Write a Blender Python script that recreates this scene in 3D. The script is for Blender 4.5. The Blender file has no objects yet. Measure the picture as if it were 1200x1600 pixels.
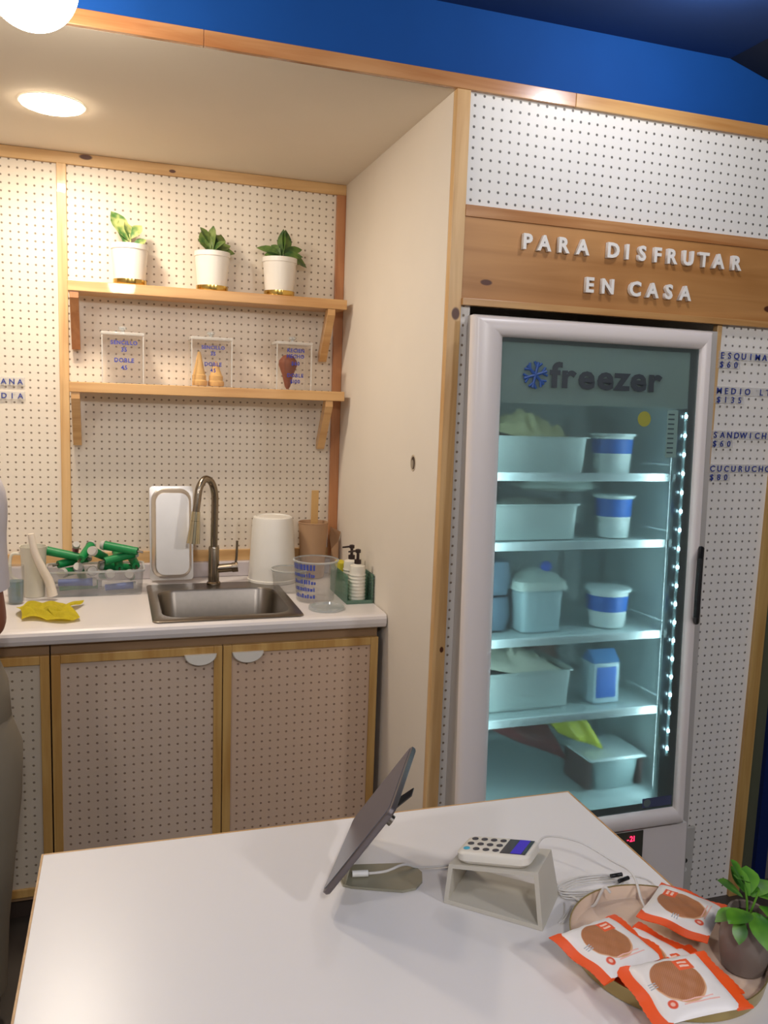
import bpy, bmesh, math, random
from mathutils import Vector, Matrix
random.seed(7)
PI = math.pi
SC = bpy.context.scene
COL = SC.collection

# ------------------------------------------------------------------ camera
CAM = Vector((-0.8221, -2.0325, 1.5682)); YAW, PITCH, ROLL, FPX = -0.3196, -0.1341, 0.0356, 1290.29
fw = Vector((-math.sin(YAW)*math.cos(PITCH), math.cos(YAW)*math.cos(PITCH), math.sin(PITCH)))
rr = fw.cross(Vector((0, 0, 1))).normalized(); uu = rr.cross(fw)
r2 = math.cos(ROLL)*rr + math.sin(ROLL)*uu; u2 = -math.sin(ROLL)*rr + math.cos(ROLL)*uu
cd = bpy.data.cameras.new('camera'); co = bpy.data.objects.new('camera', cd); COL.objects.link(co)
co.matrix_world = Matrix(((r2.x, u2.x, -fw.x, CAM.x), (r2.y, u2.y, -fw.y, CAM.y), (r2.z, u2.z, -fw.z, CAM.z), (0, 0, 0, 1)))
cd.sensor_fit = 'VERTICAL'; cd.sensor_height = 32.0; cd.lens = 32.0*FPX/1600.0; cd.clip_start = 0.02
SC.camera = co

# ------------------------------------------------------------------ world, lights, exposure
W = bpy.data.worlds.new('world'); SC.world = W; W.use_nodes = True
W.node_tree.nodes['Background'].inputs[0].default_value = (1.0, 0.93, 0.86, 1)
W.node_tree.nodes['Background'].inputs[1].default_value = 0.24
SC.view_settings.view_transform = 'Standard'; SC.view_settings.look = 'None'
SC.cycles.transparent_max_bounces = 32
SC.view_settings.exposure = 0.36; SC.view_settings.gamma = 1.0; SC.view_settings.use_curve_mapping = False
def light(name, kind, loc, power, color, size=0.1, target=None, size_y=None):
    ld = bpy.data.lights.new(name, kind); ld.energy = power; ld.color = color
    if kind == 'AREA':
        ld.size = size
        if size_y: ld.shape = 'RECTANGLE'; ld.size_y = size_y
    else: ld.shadow_soft_size = size
    lo = bpy.data.objects.new(name, ld); COL.objects.link(lo); lo.location = loc
    if target is not None:
        lo.rotation_euler = (Vector(target)-Vector(loc)).to_track_quat('-Z', 'Y').to_euler()
    return lo
WARM = (1.0, 0.89, 0.74); NEUT = (1.0, 0.96, 0.93)
light('room_lamp', 'POINT', (0.47, -0.44, 2.485), 6, NEUT, 0.05)
light('room_lamp', 'POINT', (-0.75, -2.75, 2.35), 42, NEUT, 0.1)
light('room_lamp', 'POINT', (0.85, -2.9, 2.35), 42, NEUT, 0.1)
light('room_lamp', 'POINT', (-2.0, -1.6, 2.35), 18, NEUT, 0.1)

# ------------------------------------------------------------------ materials
MATS = {}
def nt(name):
    m = bpy.data.materials.new(name); m.use_nodes = True
    t = m.node_tree; return m, t, t.nodes['Principled BSDF']
def srgb(r, g, b):
    f = lambda c: (c/255/12.92) if c/255 <= 0.04045 else ((c/255+0.055)/1.055)**2.4
    return (f(r), f(g), f(b), 1)
def plain(name, rgb, rough=0.5, metal=0.0, var=0.06, scale=30, bump=0.0, spec=0.5, emit=None, estr=0, sss=0, coat=0):
    if name in MATS: return MATS[name]
    m, t, b = nt(name)
    n = t.nodes.new('ShaderNodeTexNoise'); n.inputs['Scale'].default_value = scale; n.inputs['Detail'].default_value = 4
    tc = t.nodes.new('ShaderNodeTexCoord'); t.links.new(tc.outputs['Object'], n.inputs['Vector'])
    mx = t.nodes.new('ShaderNodeMix'); mx.data_type = 'RGBA'
    c = srgb(*rgb); mx.inputs[6].default_value = tuple(max(0, x*(1-var)) for x in c[:3])+(1,)
    mx.inputs[7].default_value = tuple(min(1, x*(1+var)) for x in c[:3])+(1,)
    t.links.new(n.outputs['Fac'], mx.inputs[0]); t.links.new(mx.outputs[2], b.inputs['Base Color'])
    b.inputs['Roughness'].default_value = rough; b.inputs['Metallic'].default_value = metal
    b.inputs['Specular IOR Level'].default_value = spec
    b.inputs['Coat Weight'].default_value = coat
    if sss: b.inputs['Subsurface Weight'].default_value = sss; b.inputs['Subsurface Radius'].default_value = (.01, .006, .004)
    if emit: b.inputs['Emission Color'].default_value = srgb(*emit); b.inputs['Emission Strength'].default_value = estr
    if bump:
        bp = t.nodes.new('ShaderNodeBump'); bp.inputs['Strength'].default_value = bump; bp.inputs['Distance'].default_value = 0.002
        t.links.new(n.outputs['Fac'], bp.inputs['Height']); t.links.new(bp.outputs['Normal'], b.inputs['Normal'])
    MATS[name] = m; return m
def math_node(t, op, a, b=None, c=None):
    n = t.nodes.new('ShaderNodeMath'); n.operation = op
    for i, v in enumerate((a, b, c)):
        if v is None: continue
        if isinstance(v, (int, float)): n.inputs[i].default_value = v
        else: t.links.new(v, n.inputs[i])
    return n.outputs[0]
def smooth(t, v, lo, hi):
    n = t.nodes.new('ShaderNodeMapRange'); n.interpolation_type = 'SMOOTHSTEP'
    t.links.new(v, n.inputs['Value']); n.inputs['From Min'].default_value = lo; n.inputs['From Max'].default_value = hi
    return n.outputs['Result']
PITCHM = 0.0254
def pegboard(name, rgb, x0, z0, hole=(140, 124, 106), rad=0.125, rough=0.45):
    m, t, b = nt(name)
    g = t.nodes.new('ShaderNodeNewGeometry'); s = t.nodes.new('ShaderNodeSeparateXYZ'); t.links.new(g.outputs['Position'], s.inputs[0])
    def fr(o, off):
        v = math_node(t, 'SUBTRACT', o, off); v = math_node(t, 'DIVIDE', v, PITCHM); v = math_node(t, 'ADD', v, 100.5)
        v = math_node(t, 'FRACT', v); return math_node(t, 'SUBTRACT', v, 0.5)
    fx, fz = fr(s.outputs['X'], x0), fr(s.outputs['Z'], z0)
    d = math_node(t, 'SQRT', math_node(t, 'ADD', math_node(t, 'MULTIPLY', fx, fx), math_node(t, 'MULTIPLY', fz, fz)))
    k = smooth(t, d, rad*0.75, rad*1.3)
    mx = t.nodes.new('ShaderNodeMix'); mx.data_type = 'RGBA'
    mx.inputs[6].default_value = srgb(*hole); mx.inputs[7].default_value = srgb(*rgb)
    t.links.new(k, mx.inputs[0]); t.links.new(mx.outputs[2], b.inputs['Base Color'])
    bp = t.nodes.new('ShaderNodeBump'); bp.inputs['Strength'].default_value = 0.6; bp.inputs['Distance'].default_value = 0.003
    t.links.new(k, bp.inputs['Height']); t.links.new(bp.outputs['Normal'], b.inputs['Normal'])
    b.inputs['Roughness'].default_value = rough
    return m
def wood(name, light_c, dark_c, axis='X', rough=0.38, knots=(), scale=1.0, coat=0.15):
    m, t, b = nt(name)
    g = t.nodes.new('ShaderNodeNewGeometry'); mp = t.nodes.new('ShaderNodeMapping')
    sc = {'X': (2.2, 34, 34), 'Y': (34, 2.2, 34), 'Z': (34, 34, 2.2)}[axis]
    mp.inputs['Scale'].default_value = tuple(v*scale for v in sc); t.links.new(g.outputs['Position'], mp.inputs[0])
    n = t.nodes.new('ShaderNodeTexNoise'); n.inputs['Scale'].default_value = 1; n.inputs['Detail'].default_value = 6; n.inputs['Distortion'].default_value = 0.6
    t.links.new(mp.outputs[0], n.inputs['Vector'])
    n2 = t.nodes.new('ShaderNodeTexNoise'); n2.inputs['Scale'].default_value = 3.0; t.links.new(g.outputs['Position'], n2.inputs['Vector'])
    f = math_node(t, 'ADD', math_node(t, 'MULTIPLY', n.outputs['Fac'], 0.75), math_node(t, 'MULTIPLY', n2.outputs['Fac'], 0.35))
    k = smooth(t, f, 0.35, 0.78)
    mx = t.nodes.new('ShaderNodeMix'); mx.data_type = 'RGBA'
    mx.inputs[6].default_value = srgb(*light_c); mx.inputs[7].default_value = srgb(*dark_c); t.links.new(k, mx.inputs[0])
    out = mx.outputs[2]
    for (kx, ky, kz, rx, rz) in knots:
        s = t.nodes.new('ShaderNodeSeparateXYZ'); t.links.new(g.outputs['Position'], s.inputs[0])
        a = math_node(t, 'DIVIDE', math_node(t, 'SUBTRACT', s.outputs['X'], kx), rx)
        c = math_node(t, 'DIVIDE', math_node(t, 'SUBTRACT', s.outputs['Z'], kz), rz)
        d = math_node(t, 'ADD', math_node(t, 'MULTIPLY', a, a), math_node(t, 'MULTIPLY', c, c))
        kk = smooth(t, d, 1.2, 0.5)
        m2 = t.nodes.new('ShaderNodeMix'); m2.data_type = 'RGBA'; m2.inputs[7].default_value = srgb(84, 44, 26)
        t.links.new(out, m2.inputs[6]); t.links.new(kk, m2.inputs[0]); out = m2.outputs[2]
    t.links.new(out, b.inputs['Base Color']); b.inputs['Roughness'].default_value = rough; b.inputs['Coat Weight'].default_value = coat
    return m
def clear(name, tint=(235, 240, 240), haze=0.12, gloss=0.10, rough=0.05, hazecol=(225, 228, 228), edge=.2):
    if name in MATS: return MATS[name]
    m = bpy.data.materials.new(name); m.use_nodes = True; t = m.node_tree; t.nodes.clear()
    o = t.nodes.new('ShaderNodeOutputMaterial')
    tr = t.nodes.new('ShaderNodeBsdfTransparent'); tr.inputs[0].default_value = srgb(*tint)
    gl = t.nodes.new('ShaderNodeBsdfGlossy'); gl.inputs['Roughness'].default_value = rough
    df = t.nodes.new('ShaderNodeBsdfDiffuse'); df.inputs[0].default_value = srgb(*hazecol)
    lw = t.nodes.new('ShaderNodeLayerWeight'); lw.inputs['Blend'].default_value = 0.25
    f = math_node(t, 'ADD', math_node(t, 'MULTIPLY', lw.outputs['Facing'], edge), gloss)
    a = t.nodes.new('ShaderNodeMixShader'); a.inputs[0].default_value = haze
    t.links.new(tr.outputs[0], a.inputs[1]); t.links.new(df.outputs[0], a.inputs[2])
    c = t.nodes.new('ShaderNodeMixShader'); t.links.new(f, c.inputs[0]); t.links.new(a.outputs[0], c.inputs[1]); t.links.new(gl.outputs[0], c.inputs[2])
    t.links.new(c.outputs[0], o.inputs[0]); MATS[name] = m; return m
def foggy():
    m = bpy.data.materials.new('fogged_freezer_glass'); m.use_nodes = True; t = m.node_tree; t.nodes.clear()
    o = t.nodes.new('ShaderNodeOutputMaterial')
    tr = t.nodes.new('ShaderNodeBsdfTransparent'); tr.inputs[0].default_value = srgb(226, 236, 236)
    rf = t.nodes.new('ShaderNodeBsdfRefraction'); rf.inputs['IOR'].default_value = 1.02; rf.inputs['Roughness'].default_value = .32; rf.inputs[0].default_value = srgb(226, 236, 236)
    df = t.nodes.new('ShaderNodeBsdfDiffuse'); df.inputs[0].default_value = srgb(200, 216, 212)
    gl = t.nodes.new('ShaderNodeBsdfGlossy'); gl.inputs['Roughness'].default_value = .06
    def mx(a, b_, f):
        n = t.nodes.new('ShaderNodeMixShader'); n.inputs[0].default_value = f; t.links.new(a.outputs[0], n.inputs[1]); t.links.new(b_.outputs[0], n.inputs[2]); return n
    x = mx(mx(mx(tr, rf, .45), df, .08), gl, .05); t.links.new(x.outputs[0], o.inputs[0]); return m
def emit(name, rgb, strength):
    if name in MATS: return MATS[name]
    m = bpy.data.materials.new(name); m.use_nodes = True; t = m.node_tree; t.nodes.clear()
    o = t.nodes.new('ShaderNodeOutputMaterial'); e = t.nodes.new('ShaderNodeEmission')
    e.inputs[0].default_value = srgb(*rgb); e.inputs[1].default_value = strength; t.links.new(e.outputs[0], o.inputs[0])
    MATS[name] = m; return m

PINE = (222, 184, 130); PINE_D = (190, 144, 88)
wood_x = wood('pine_along', PINE, PINE_D, 'X', knots=[(-0.90, 0, 2.335, 0.022, 0.009), (-0.62, 0, 2.322, .012, .006)])
wood_z = wood('pine_upright', PINE, PINE_D, 'Z', knots=[(0.022, 0, 1.797, 0.012, 0.017), (0.026, 0, .90, .006, .009)])
wood_red = wood('pine_reddish', (190, 132, 86), (160, 100, 58), 'Z')
wood_fascia = wood('fascia_pine', (196, 146, 98), (158, 100, 54), 'X', rough=0.24, coat=0.5)
wood_fascia2 = wood('fascia_pine_pale', (208, 164, 108), (176, 124, 70), 'X', rough=0.3, coat=0.4)
wood_sign = wood('sign_board_veneer', (194, 142, 86), (160, 108, 56), 'X', rough=0.42, scale=0.5, knots=[(.105, 0, 1.882, .018, .008), (1.02, 0, 1.875, .02, .01)])
wood_shelf = wood('shelf_pine', (216, 172, 116), (190, 140, 86), 'X', rough=.35)
wood_door = wood('door_frame_oak', (200, 162, 98), (172, 128, 66), 'Z')
wood_edge = wood('plywood_edge', (204, 160, 104), (168, 120, 64), 'X')
peg_back_l = pegboard('pegboard_back_left', (226, 214, 196), -1.0104, 2.3051)
peg_back = pegboard('pegboard_back', (226, 214, 196), -0.9351, 1.3653)
peg_up = pegboard('pegboard_upper', (226, 224, 220), 0.053, 2.3387, hole=(96, 94, 90))
peg_low = pegboard('pegboard_right', (238, 233, 226), 0.8832, 1.2550, hole=(128, 122, 116))
peg_strip = pegboard('pegboard_strip', (222, 218, 212), 0.0483, 1.7950)
peg_door1 = pegboard('pegboard_door_first', (200, 178, 158), -0.949, 0.675, hole=(140, 116, 98))  # door boards: same white pegboard, shade put into the darker base colour
peg_door2 = pegboard('pegboard_door_second', (202, 174, 150), -0.466, 0.6832, hole=(146, 118, 98))
peg_door3 = pegboard('pegboard_door_third', (192, 180, 162), -1.045, 0.675, hole=(134, 120, 102))
plaster = plain('plaster_cream', (226, 216, 202), 0.75, var=0.03, scale=6, bump=0.05)
plaster_c = plain('plaster_ceiling', (236, 226, 210), 0.8, var=0.03, scale=4)
blue = plain('blue_paint', (4, 66, 138), 0.8, var=0.08, scale=9, spec=.25)
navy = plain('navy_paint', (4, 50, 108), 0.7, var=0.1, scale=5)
dkgreen = plain('olive_dark_paint', (84, 86, 66), 0.7)
grey_wall = plain('grey_wall_paint', (120, 116, 108), 0.7)
floor_m = plain('dark_floor', (74, 66, 58), 0.5, var=.2, scale=6)
white_lam = plain('white_laminate', (228, 224, 220), 0.30, var=0.02, scale=3)
counter_m = plain('counter_laminate', (222, 216, 214), 0.28, var=0.02, scale=8)
steel = plain('brushed_steel', (136, 128, 118), 0.32, 1.0, var=0.1, scale=60)
steel_b = plain('bright_steel', (226, 220, 212), 0.38, 1.0, var=0.08, scale=14)
chrome = plain('brushed_nickel', (150, 138, 122), 0.24, 1.0, var=.05)
brass = plain('polished_brass', (212, 176, 96), 0.2, 1.0, var=.05)
white_cer = plain('white_ceramic', (232, 226, 216), 0.3, var=.02)
white_pl = plain('white_plastic', (232, 230, 226), 0.4, var=.02)
frame_pl = plain('freezer_frame_plastic', (228, 219, 215), 0.32, var=.02, scale=4)
body_pl = plain('freezer_body_plastic', (190, 184, 178), 0.4, var=.03)
black = plain('black_plastic', (14, 14, 16), 0.4, var=.1)
gasket = plain('rubber_gasket', (40, 34, 32), 0.7)
letter_w = plain('white_letter_acrylic', (236, 232, 226), 0.35, var=.01)
letter_b = plain('blue_letter_ink', (44, 60, 138), 0.5, var=.03)
blue_print = plain('blue_print', (46, 62, 160), 0.5, var=.03)
strip_m = clear('letter_rail_acrylic', tint=(255,255,255), haze=.30, gloss=.01, hazecol=(240,238,234))
soil = plain('potting_soil', (60, 44, 30), 0.9, var=.4, scale=90)

# ------------------------------------------------------------------ mesh helpers
def box(bm, x0, x1, y0, y1, z0, z1, bev=0.0, seg=2):
    vs = [bm.verts.new((x, y, z)) for x in (x0, x1) for y in (y0, y1) for z in (z0, z1)]
    idx = [(0, 1, 3, 2), (4, 6, 7, 5), (0, 4, 5, 1), (2, 3, 7, 6), (0, 2, 6, 4), (1, 5, 7, 3)]
    fs = [bm.faces.new([vs[i] for i in f]) for f in idx]
    if bev > 0:
        es = list({e for f in fs for e in f.edges})
        bmesh.ops.bevel(bm, geom=es, offset=bev, segments=seg, affect='EDGES', profile=0.5)
def rrect(w, h, r, n=5):
    out = []
    for cx, cy, a0 in ((w/2-r, h/2-r, 0), (-w/2+r, h/2-r, 90), (-w/2+r, -h/2+r, 180), (w/2-r, -h/2+r, 270)):
        for i in range(n+1):
            a = math.radians(a0+90*i/n); out.append((cx+r*math.cos(a), cy+r*math.sin(a)))
    return out
def loft(bm, loops, cap0=True, cap1=True, close=True):
    rows = [[bm.verts.new(p) for p in L] for L in loops]
    for a, b in zip(rows, rows[1:]):
        n = len(a)
        for i in range(n if close else n-1):
            j = (i+1) % n; bm.faces.new((a[i], a[j], b[j], b[i]))
    if cap0: bm.faces.new(list(reversed(rows[0])))
    if cap1: bm.faces.new(rows[-1])
    return rows
def lathe(bm, prof, c=(0, 0, 0), n=32, cap0=True, cap1=True, squash=1.0):
    loops = [[(c[0]+r*math.cos(2*PI*i/n), c[1]+squash*r*math.sin(2*PI*i/n), c[2]+z) for i in range(n)] for r, z in prof]
    return loft(bm, loops, cap0, cap1)
def smooth_pts(pts, k=6):
    P = [Vector(p) for p in pts]; out = []
    for i in range(len(P)-1):
        p0 = P[max(i-1, 0)]; p1 = P[i]; p2 = P[i+1]; p3 = P[min(i+2, len(P)-1)]
        for j in range(k):
            t = j/k
            out.append(0.5*((2*p1)+(-p0+p2)*t+(2*p0-5*p1+4*p2-p3)*t*t+(-p0+3*p1-3*p2+p3)*t**3))
    out.append(P[-1]); return out
def tube(bm, pts, r, n=8, k=6, sm=True):
    P = smooth_pts(pts, k) if sm else [Vector(p) for p in pts]
    rad = r if callable(r) else (lambda t: r)
    loops = []; up = None
    for i, p in enumerate(P):
        d = (P[min(i+1, len(P)-1)]-P[max(i-1, 0)]).normalized()
        if up is None:
            up = Vector((0, 0, 1)) if abs(d.z) < 0.9 else Vector((1, 0, 0))
        s = d.cross(up).normalized(); up = s.cross(d).normalized(); q = rad(i/(len(P)-1))
        loops.append([p+q*(math.cos(2*PI*a/n)*s+math.sin(2*PI*a/n)*up) for a in range(n)])
    loft(bm, loops)
def cyl(bm, a, b, r, n=16, r1=None):
    a, b = Vector(a), Vector(b); r1 = r if r1 is None else r1
    tube(bm, [a, b], lambda t: r+(r1-r)*t, n, 1, False)
def sphere(bm, c, r, seg=24, rings=14, sc=(1, 1, 1)):
    res = bmesh.ops.create_uvsphere(bm, u_segments=seg, v_segments=rings, radius=r)
    bmesh.ops.scale(bm, vec=sc, verts=res['verts']); bmesh.ops.translate(bm, vec=c, verts=res['verts'])
def obj(name, bm, m, parent=None, smoothf=False, label=None, recalc=True):
    me = bpy.data.meshes.new(name)
    if recalc: bmesh.ops.recalc_face_normals(bm, faces=bm.faces)
    bm.to_mesh(me); bm.free(); me.materials.append(m)
    if smoothf:
        for p in me.polygons: p.use_smooth = True
        try: me.set_sharp_from_angle(angle=math.radians(40))
        except Exception: pass
    o = bpy.data.objects.new(name, me); COL.objects.link(o)
    if parent: o.parent = parent
    if label: o['label'] = label
    return o
def tag(o, label, cat, group=None):
    o['label'] = label; o['category'] = cat
    if group: o['group'] = group
    return o
def thing(name, label, cat, loc=(0, 0, 0), rot=(0, 0, 0), group=None):
    o = bpy.data.objects.new(name, None); COL.objects.link(o); o.empty_display_size = 0.05
    o.location = loc; o.rotation_euler = rot; return tag(o, label, cat, group)
def struct(name, bm, m, parent=None, label=None):
    o = obj(name, bm, m, parent, label=label)
    if not parent: o['kind'] = 'structure'
    return o
def B(*a, bev=0.0):
    bm = bmesh.new(); box(bm, *a, bev=bev); return bm
def copy_tree(o, parent=None):
    c = o.copy(); COL.objects.link(c); c.parent = parent
    if parent: c.matrix_parent_inverse = o.matrix_parent_inverse.copy()
    for ch in list(o.children): copy_tree(ch, c)
    return c
# text: every character becomes a real mesh
CH = {}
def char_mesh(ch, ext, bold=0.0):
    key = (ch, ext, bold)
    if key in CH: return CH[key]
    cu = bpy.data.curves.new('glyph', 'FONT'); cu.body = ch; cu.size = 1.0; cu.extrude = ext; cu.offset = bold; cu.align_x = 'CENTER'; cu.resolution_u = 3
    o = bpy.data.objects.new('glyph', cu); COL.objects.link(o)
    dg = bpy.context.evaluated_depsgraph_get(); dg.update()
    me = bpy.data.meshes.new_from_object(o.evaluated_get(dg))
    bpy.data.objects.remove(o); bpy.data.curves.remove(cu)
    xs = [v.co.x for v in me.vertices] or [0]
    CH[key] = (me, max(xs)-min(xs)); return CH[key]
def letter(ch, capH, m, parent, loc, rot=(PI/2, 0, 0), ext=0.15, bold=0.02, name='letter', wide=1.0):
    me, w = char_mesh(ch, ext, bold); me = me.copy(); me.name = name; me.materials.clear(); me.materials.append(m)
    s = capH/0.73
    o = bpy.data.objects.new(name, me); COL.objects.link(o); o.parent = parent
    o.location = loc; o.rotation_euler = rot; o.scale = (s*wide, s, s); return o
def text_line(txt, capH, m, parent, loc, rot=(PI/2, 0, 0), ext=0.01, bold=0.02, name='printed_letter', adv=None, wide=1.0):
    s = capH/0.73; ws = [char_mesh(c, ext, bold)[1]*s*wide if c != ' ' else capH*.5 for c in txt]
    gap = capH*0.16 if adv is None else adv
    tot = sum(ws)+gap*(len(txt)-1); x = -tot/2
    R = Matrix.Rotation(rot[2], 3, 'Z') @ Matrix.Rotation(rot[0], 3, 'X')
    for c, w in zip(txt, ws):
        if c != ' ':
            p = Vector(loc)+R @ Vector((x+w/2, 0, 0))
            letter(c, capH, m, parent, p, rot, ext, bold, name, wide)
        x += w+gap
def leaf_bm(L, Wd, bend=0.3, fold=0.25, n=7):
    bm = bmesh.new(); rows = []
    for i in range(n+1):
        t = i/n; w = Wd*math.sin(PI*min(1, t*0.97+0.03))**0.7*(0.55+0.6*t if t < .6 else 1.0-(t-.6)*.5)
        x = L*t; z = -bend*L*t*t
        rows.append([bm.verts.new((x, s*w/2, z+abs(s)*fold*w/2)) for s in (-1, -0.5, 0, 0.5, 1)])
    for a, b in zip(rows, rows[1:]):
        for i in range(4): bm.faces.new((a[i], a[i+1], b[i+1], b[i]))
    return bm
def leaf_mat(name, c1, c2):
    m, t, b = nt(name)
    n = t.nodes.new('ShaderNodeTexNoise'); n.inputs['Scale'].default_value = 25
    tc = t.nodes.new('ShaderNodeTexCoord'); t.links.new(tc.outputs['Object'], n.inputs['Vector'])
    mx = t.nodes.new('ShaderNodeMix'); mx.data_type = 'RGBA'; mx.inputs[6].default_value = srgb(*c1); mx.inputs[7].default_value = srgb(*c2)
    t.links.new(smooth(t, n.outputs['Fac'], .35, .65), mx.inputs[0]); t.links.new(mx.outputs[2], b.inputs['Base Color'])
    b.inputs['Roughness'].default_value = .4; b.inputs['Subsurface Weight'].default_value = .1; b.inputs['Subsurface Radius'].default_value = (.004, .006, .001)
    return m

# ================================================================== SETTING
D = 1.037; HN = 2.3447; HF = 2.3793
struct('floor', B(-3.2, 3.0, -4.5, 1.3, -0.05, 0.0), floor_m)
struct('ceiling', B(-3.2, 3.0, -4.5, 0.0, 2.541, 2.60), navy)
struct('wall_back', B(-3.2, 0.0, D, D+0.1, 0.0, HN+0.05), plaster)
wb = [o for o in bpy.data.objects if o.name == 'wall_back'][0]
struct('pegboard_panel', B(-3.2, -0.9925, D-0.004, D, 0.9975, 2.307), peg_back_l, wb)
struct('pegboard_panel', B(-0.962, -0.035, D-0.004, D, 0.9975, 2.307), peg_back, wb)
struct('wall_right', B(0.0, 0.05, 0.012, D, 0.0, HN+.05), plaster)
wr = bpy.data.objects['wall_right']
struct('ceiling_niche', B(-3.2, 0.0, 0.0, D, HN, HN+0.05), plaster_c).name = 'ceiling.001'
# front wall: blue over the fascia, pegboard panels, opening for the freezer
struct('wall_front', B(-3.2, 3.0, -0.002, 0.06, HF, 2.541), blue)
wf = bpy.data.objects['wall_front']
struct('pegboard_panel', B(0.037, 1.9, -0.002, 0.03, 2.071, HN), peg_up, wf)
struct('pegboard_panel', B(0.037, 0.066, -0.002, 0.012, 0.0, 1.8197), peg_strip, wf)
struct('pegboard_panel', B(0.862, 1.0815, -0.002, 0.012, 0.0, 1.8197), peg_low, wf)
struct('freezer_recess', B(0.05, 0.9, 0.80, 0.83, 0.0, 2.1), plaster, wf)
struct('freezer_recess', B(0.862, 0.90, 0.012, 0.80, 0.0, 2.1), plaster, wf)
struct('freezer_recess', B(0.05, 0.9, 0.03, 0.80, 2.071, 2.1), plaster, wf)
# beyond the right-hand post
struct('wall_far_right', B(1.1215, 1.170, -0.004, 0.05, 0.0, HN), dkgreen)
struct('trim_1', B(1.170, 1.215, -0.02, 0.05, 0.0, HN-.3), plain('navy_gloss', (8, 30, 84), .4))
struct('wall_far_right_end', B(1.215, 1.9, 0.04, 0.08, 0.0, HN), grey_wall).name = 'wall_far_right.001'
struct('wall_left', B(-3.3, -3.2, -4.5, D, 0.0, 2.66), plaster)
struct('wall_room_right', B(3.0, 3.1, -4.5, 0.06, 0.0, 2.66), plain('dark_wall', (70, 72, 78), .7))
struct('wall_room_back', B(-3.2, 3.0, -4.6, -4.5, 0.0, 2.66), plain('room_back_wall', (150, 146, 140), .7))
# timber trims
def trim(*a, m=wood_x, bev=0.0015):
    trim.n += 1; return struct('trim_%d' % trim.n, B(*a, bev=bev), m)
trim.n = 1
trim(-3.2, 0.0, D-0.016, D, 2.307, HN-0.0005)                        # niche, along the ceiling
trim(-0.9925, -0.962, D-0.018, D, 0.9975, 2.307, m=wood_z)         # niche, left upright
trim(-0.035, -0.0005, D-0.018, D, 0.9, 2.307, m=wood_red)          # niche, corner upright
trim(-3.2, -0.035, D-0.016, D, 0.956, 0.9975)                      # niche, low rail
# the fascia, three lengths butted together
trim(-3.2, -0.62, -0.014, 0.0, HN, HF, m=wood_fascia)
trim(-0.6195, 0.333, -0.014, 0.0, HN, HF, m=wood_fascia)
trim(0.3335, 1.9, -0.014, 0.0, HN, HF, m=wood_fascia2)
trim(0.0, 0.037, -0.012, 0.012, 0.0, HN, m=wood_z)                   # post beside the niche
trim(1.0815, 1.1215, -0.014, 0.012, 0.0, 1.8197, m=wood_door)        # post at the right
trim(0.845, 0.862, -0.008, 0.012, 0.0, 1.8197, m=wood_z)             # slim post by the freezer
# sloping soffit under the ceiling at the right
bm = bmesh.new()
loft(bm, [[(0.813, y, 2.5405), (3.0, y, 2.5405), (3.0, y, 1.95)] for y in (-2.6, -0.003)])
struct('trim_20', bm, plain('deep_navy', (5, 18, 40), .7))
# small hole with a pipe stub in the cream wall
t = thing('wall_outlet_hole', 'small dark round hole with pipe stub in the cream side wall', 'wall hole', (0, .2, 1.393))
bm = bmesh.new()
for k in range(1):
    n = 24
    ring = lambda r, x: [(x, r*math.cos(2*PI*i/n), r*1.15*math.sin(2*PI*i/n)) for i in range(n)]
    loft(bm, [ring(.0215, 0.0), ring(.0205, -.0015), ring(.018, -.0015), ring(.016, -.0002)], False, False)
obj('rim', bm, plain('plaster_edge', (190, 174, 152), .8), t, True)
bm = bmesh.new(); loft(bm, [ring(.0175, -.0004), ring(.0175, -.0002)]); obj('hole', bm, plain('hole_dark', (74, 56, 42), .9), t)
bm = bmesh.new(); loft(bm, [[(x, y*.62+.003, z*.72-.004) for (x, y, z) in ring(.016, -.0012)], [(x, y*.62+.003, z*.72-.004) for (x, y, z) in ring(.015, -.002)]]); obj('pipe_stub', bm, plain('pipe_grey', (150, 136, 118), .6), t, True)

# ================================================================== LAMPS
t = thing('globe_lamp', 'glowing white globe lamp hanging at the top left', 'lamp', (-0.956, -0.30, 2.296))
bm = bmesh.new(); sphere(bm, (0, 0, 0), 0.082, 40, 24); g = obj('globe', bm, emit('globe_glow', (255, 240, 220), 34), t, True)
bm = bmesh.new(); lathe(bm, [(.022, .078), (.03, .08), (.03, .105), (.02, .115), (.006, .12)]); obj('lamp_holder', bm, brass, t, True)
bm = bmesh.new(); cyl(bm, (0, 0, .115), (0, 0, .244), .003); obj('cord', bm, black, t, True)
t = thing('recessed_light', 'round recessed light shining in the niche ceiling', 'ceiling light', (-0.973, 0.54, HN))
bm = bmesh.new(); lathe(bm, [(.088, -.0005), (.088, -.003), (.084, -.0035), (.082, -.0015)], cap0=False, cap1=False, n=48); obj('trim_ring', bm, white_pl, t, True)
bm = bmesh.new(); lathe(bm, [(.081, -.001), (.081, -.007), (.070, -.011), (.03, -.0125)], n=48); obj('diffuser', bm, emit('downlight_glow', (255, 232, 200), 30), t)
light('recessed_light_beam', 'AREA', (-0.973, 0.54, HN-.014), 7.5, WARM, .14, target=(-.973, .541, 0))

# ================================================================== NICHE COUNTER, SINK
YC = 0.372
bm = bmesh.new()
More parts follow.
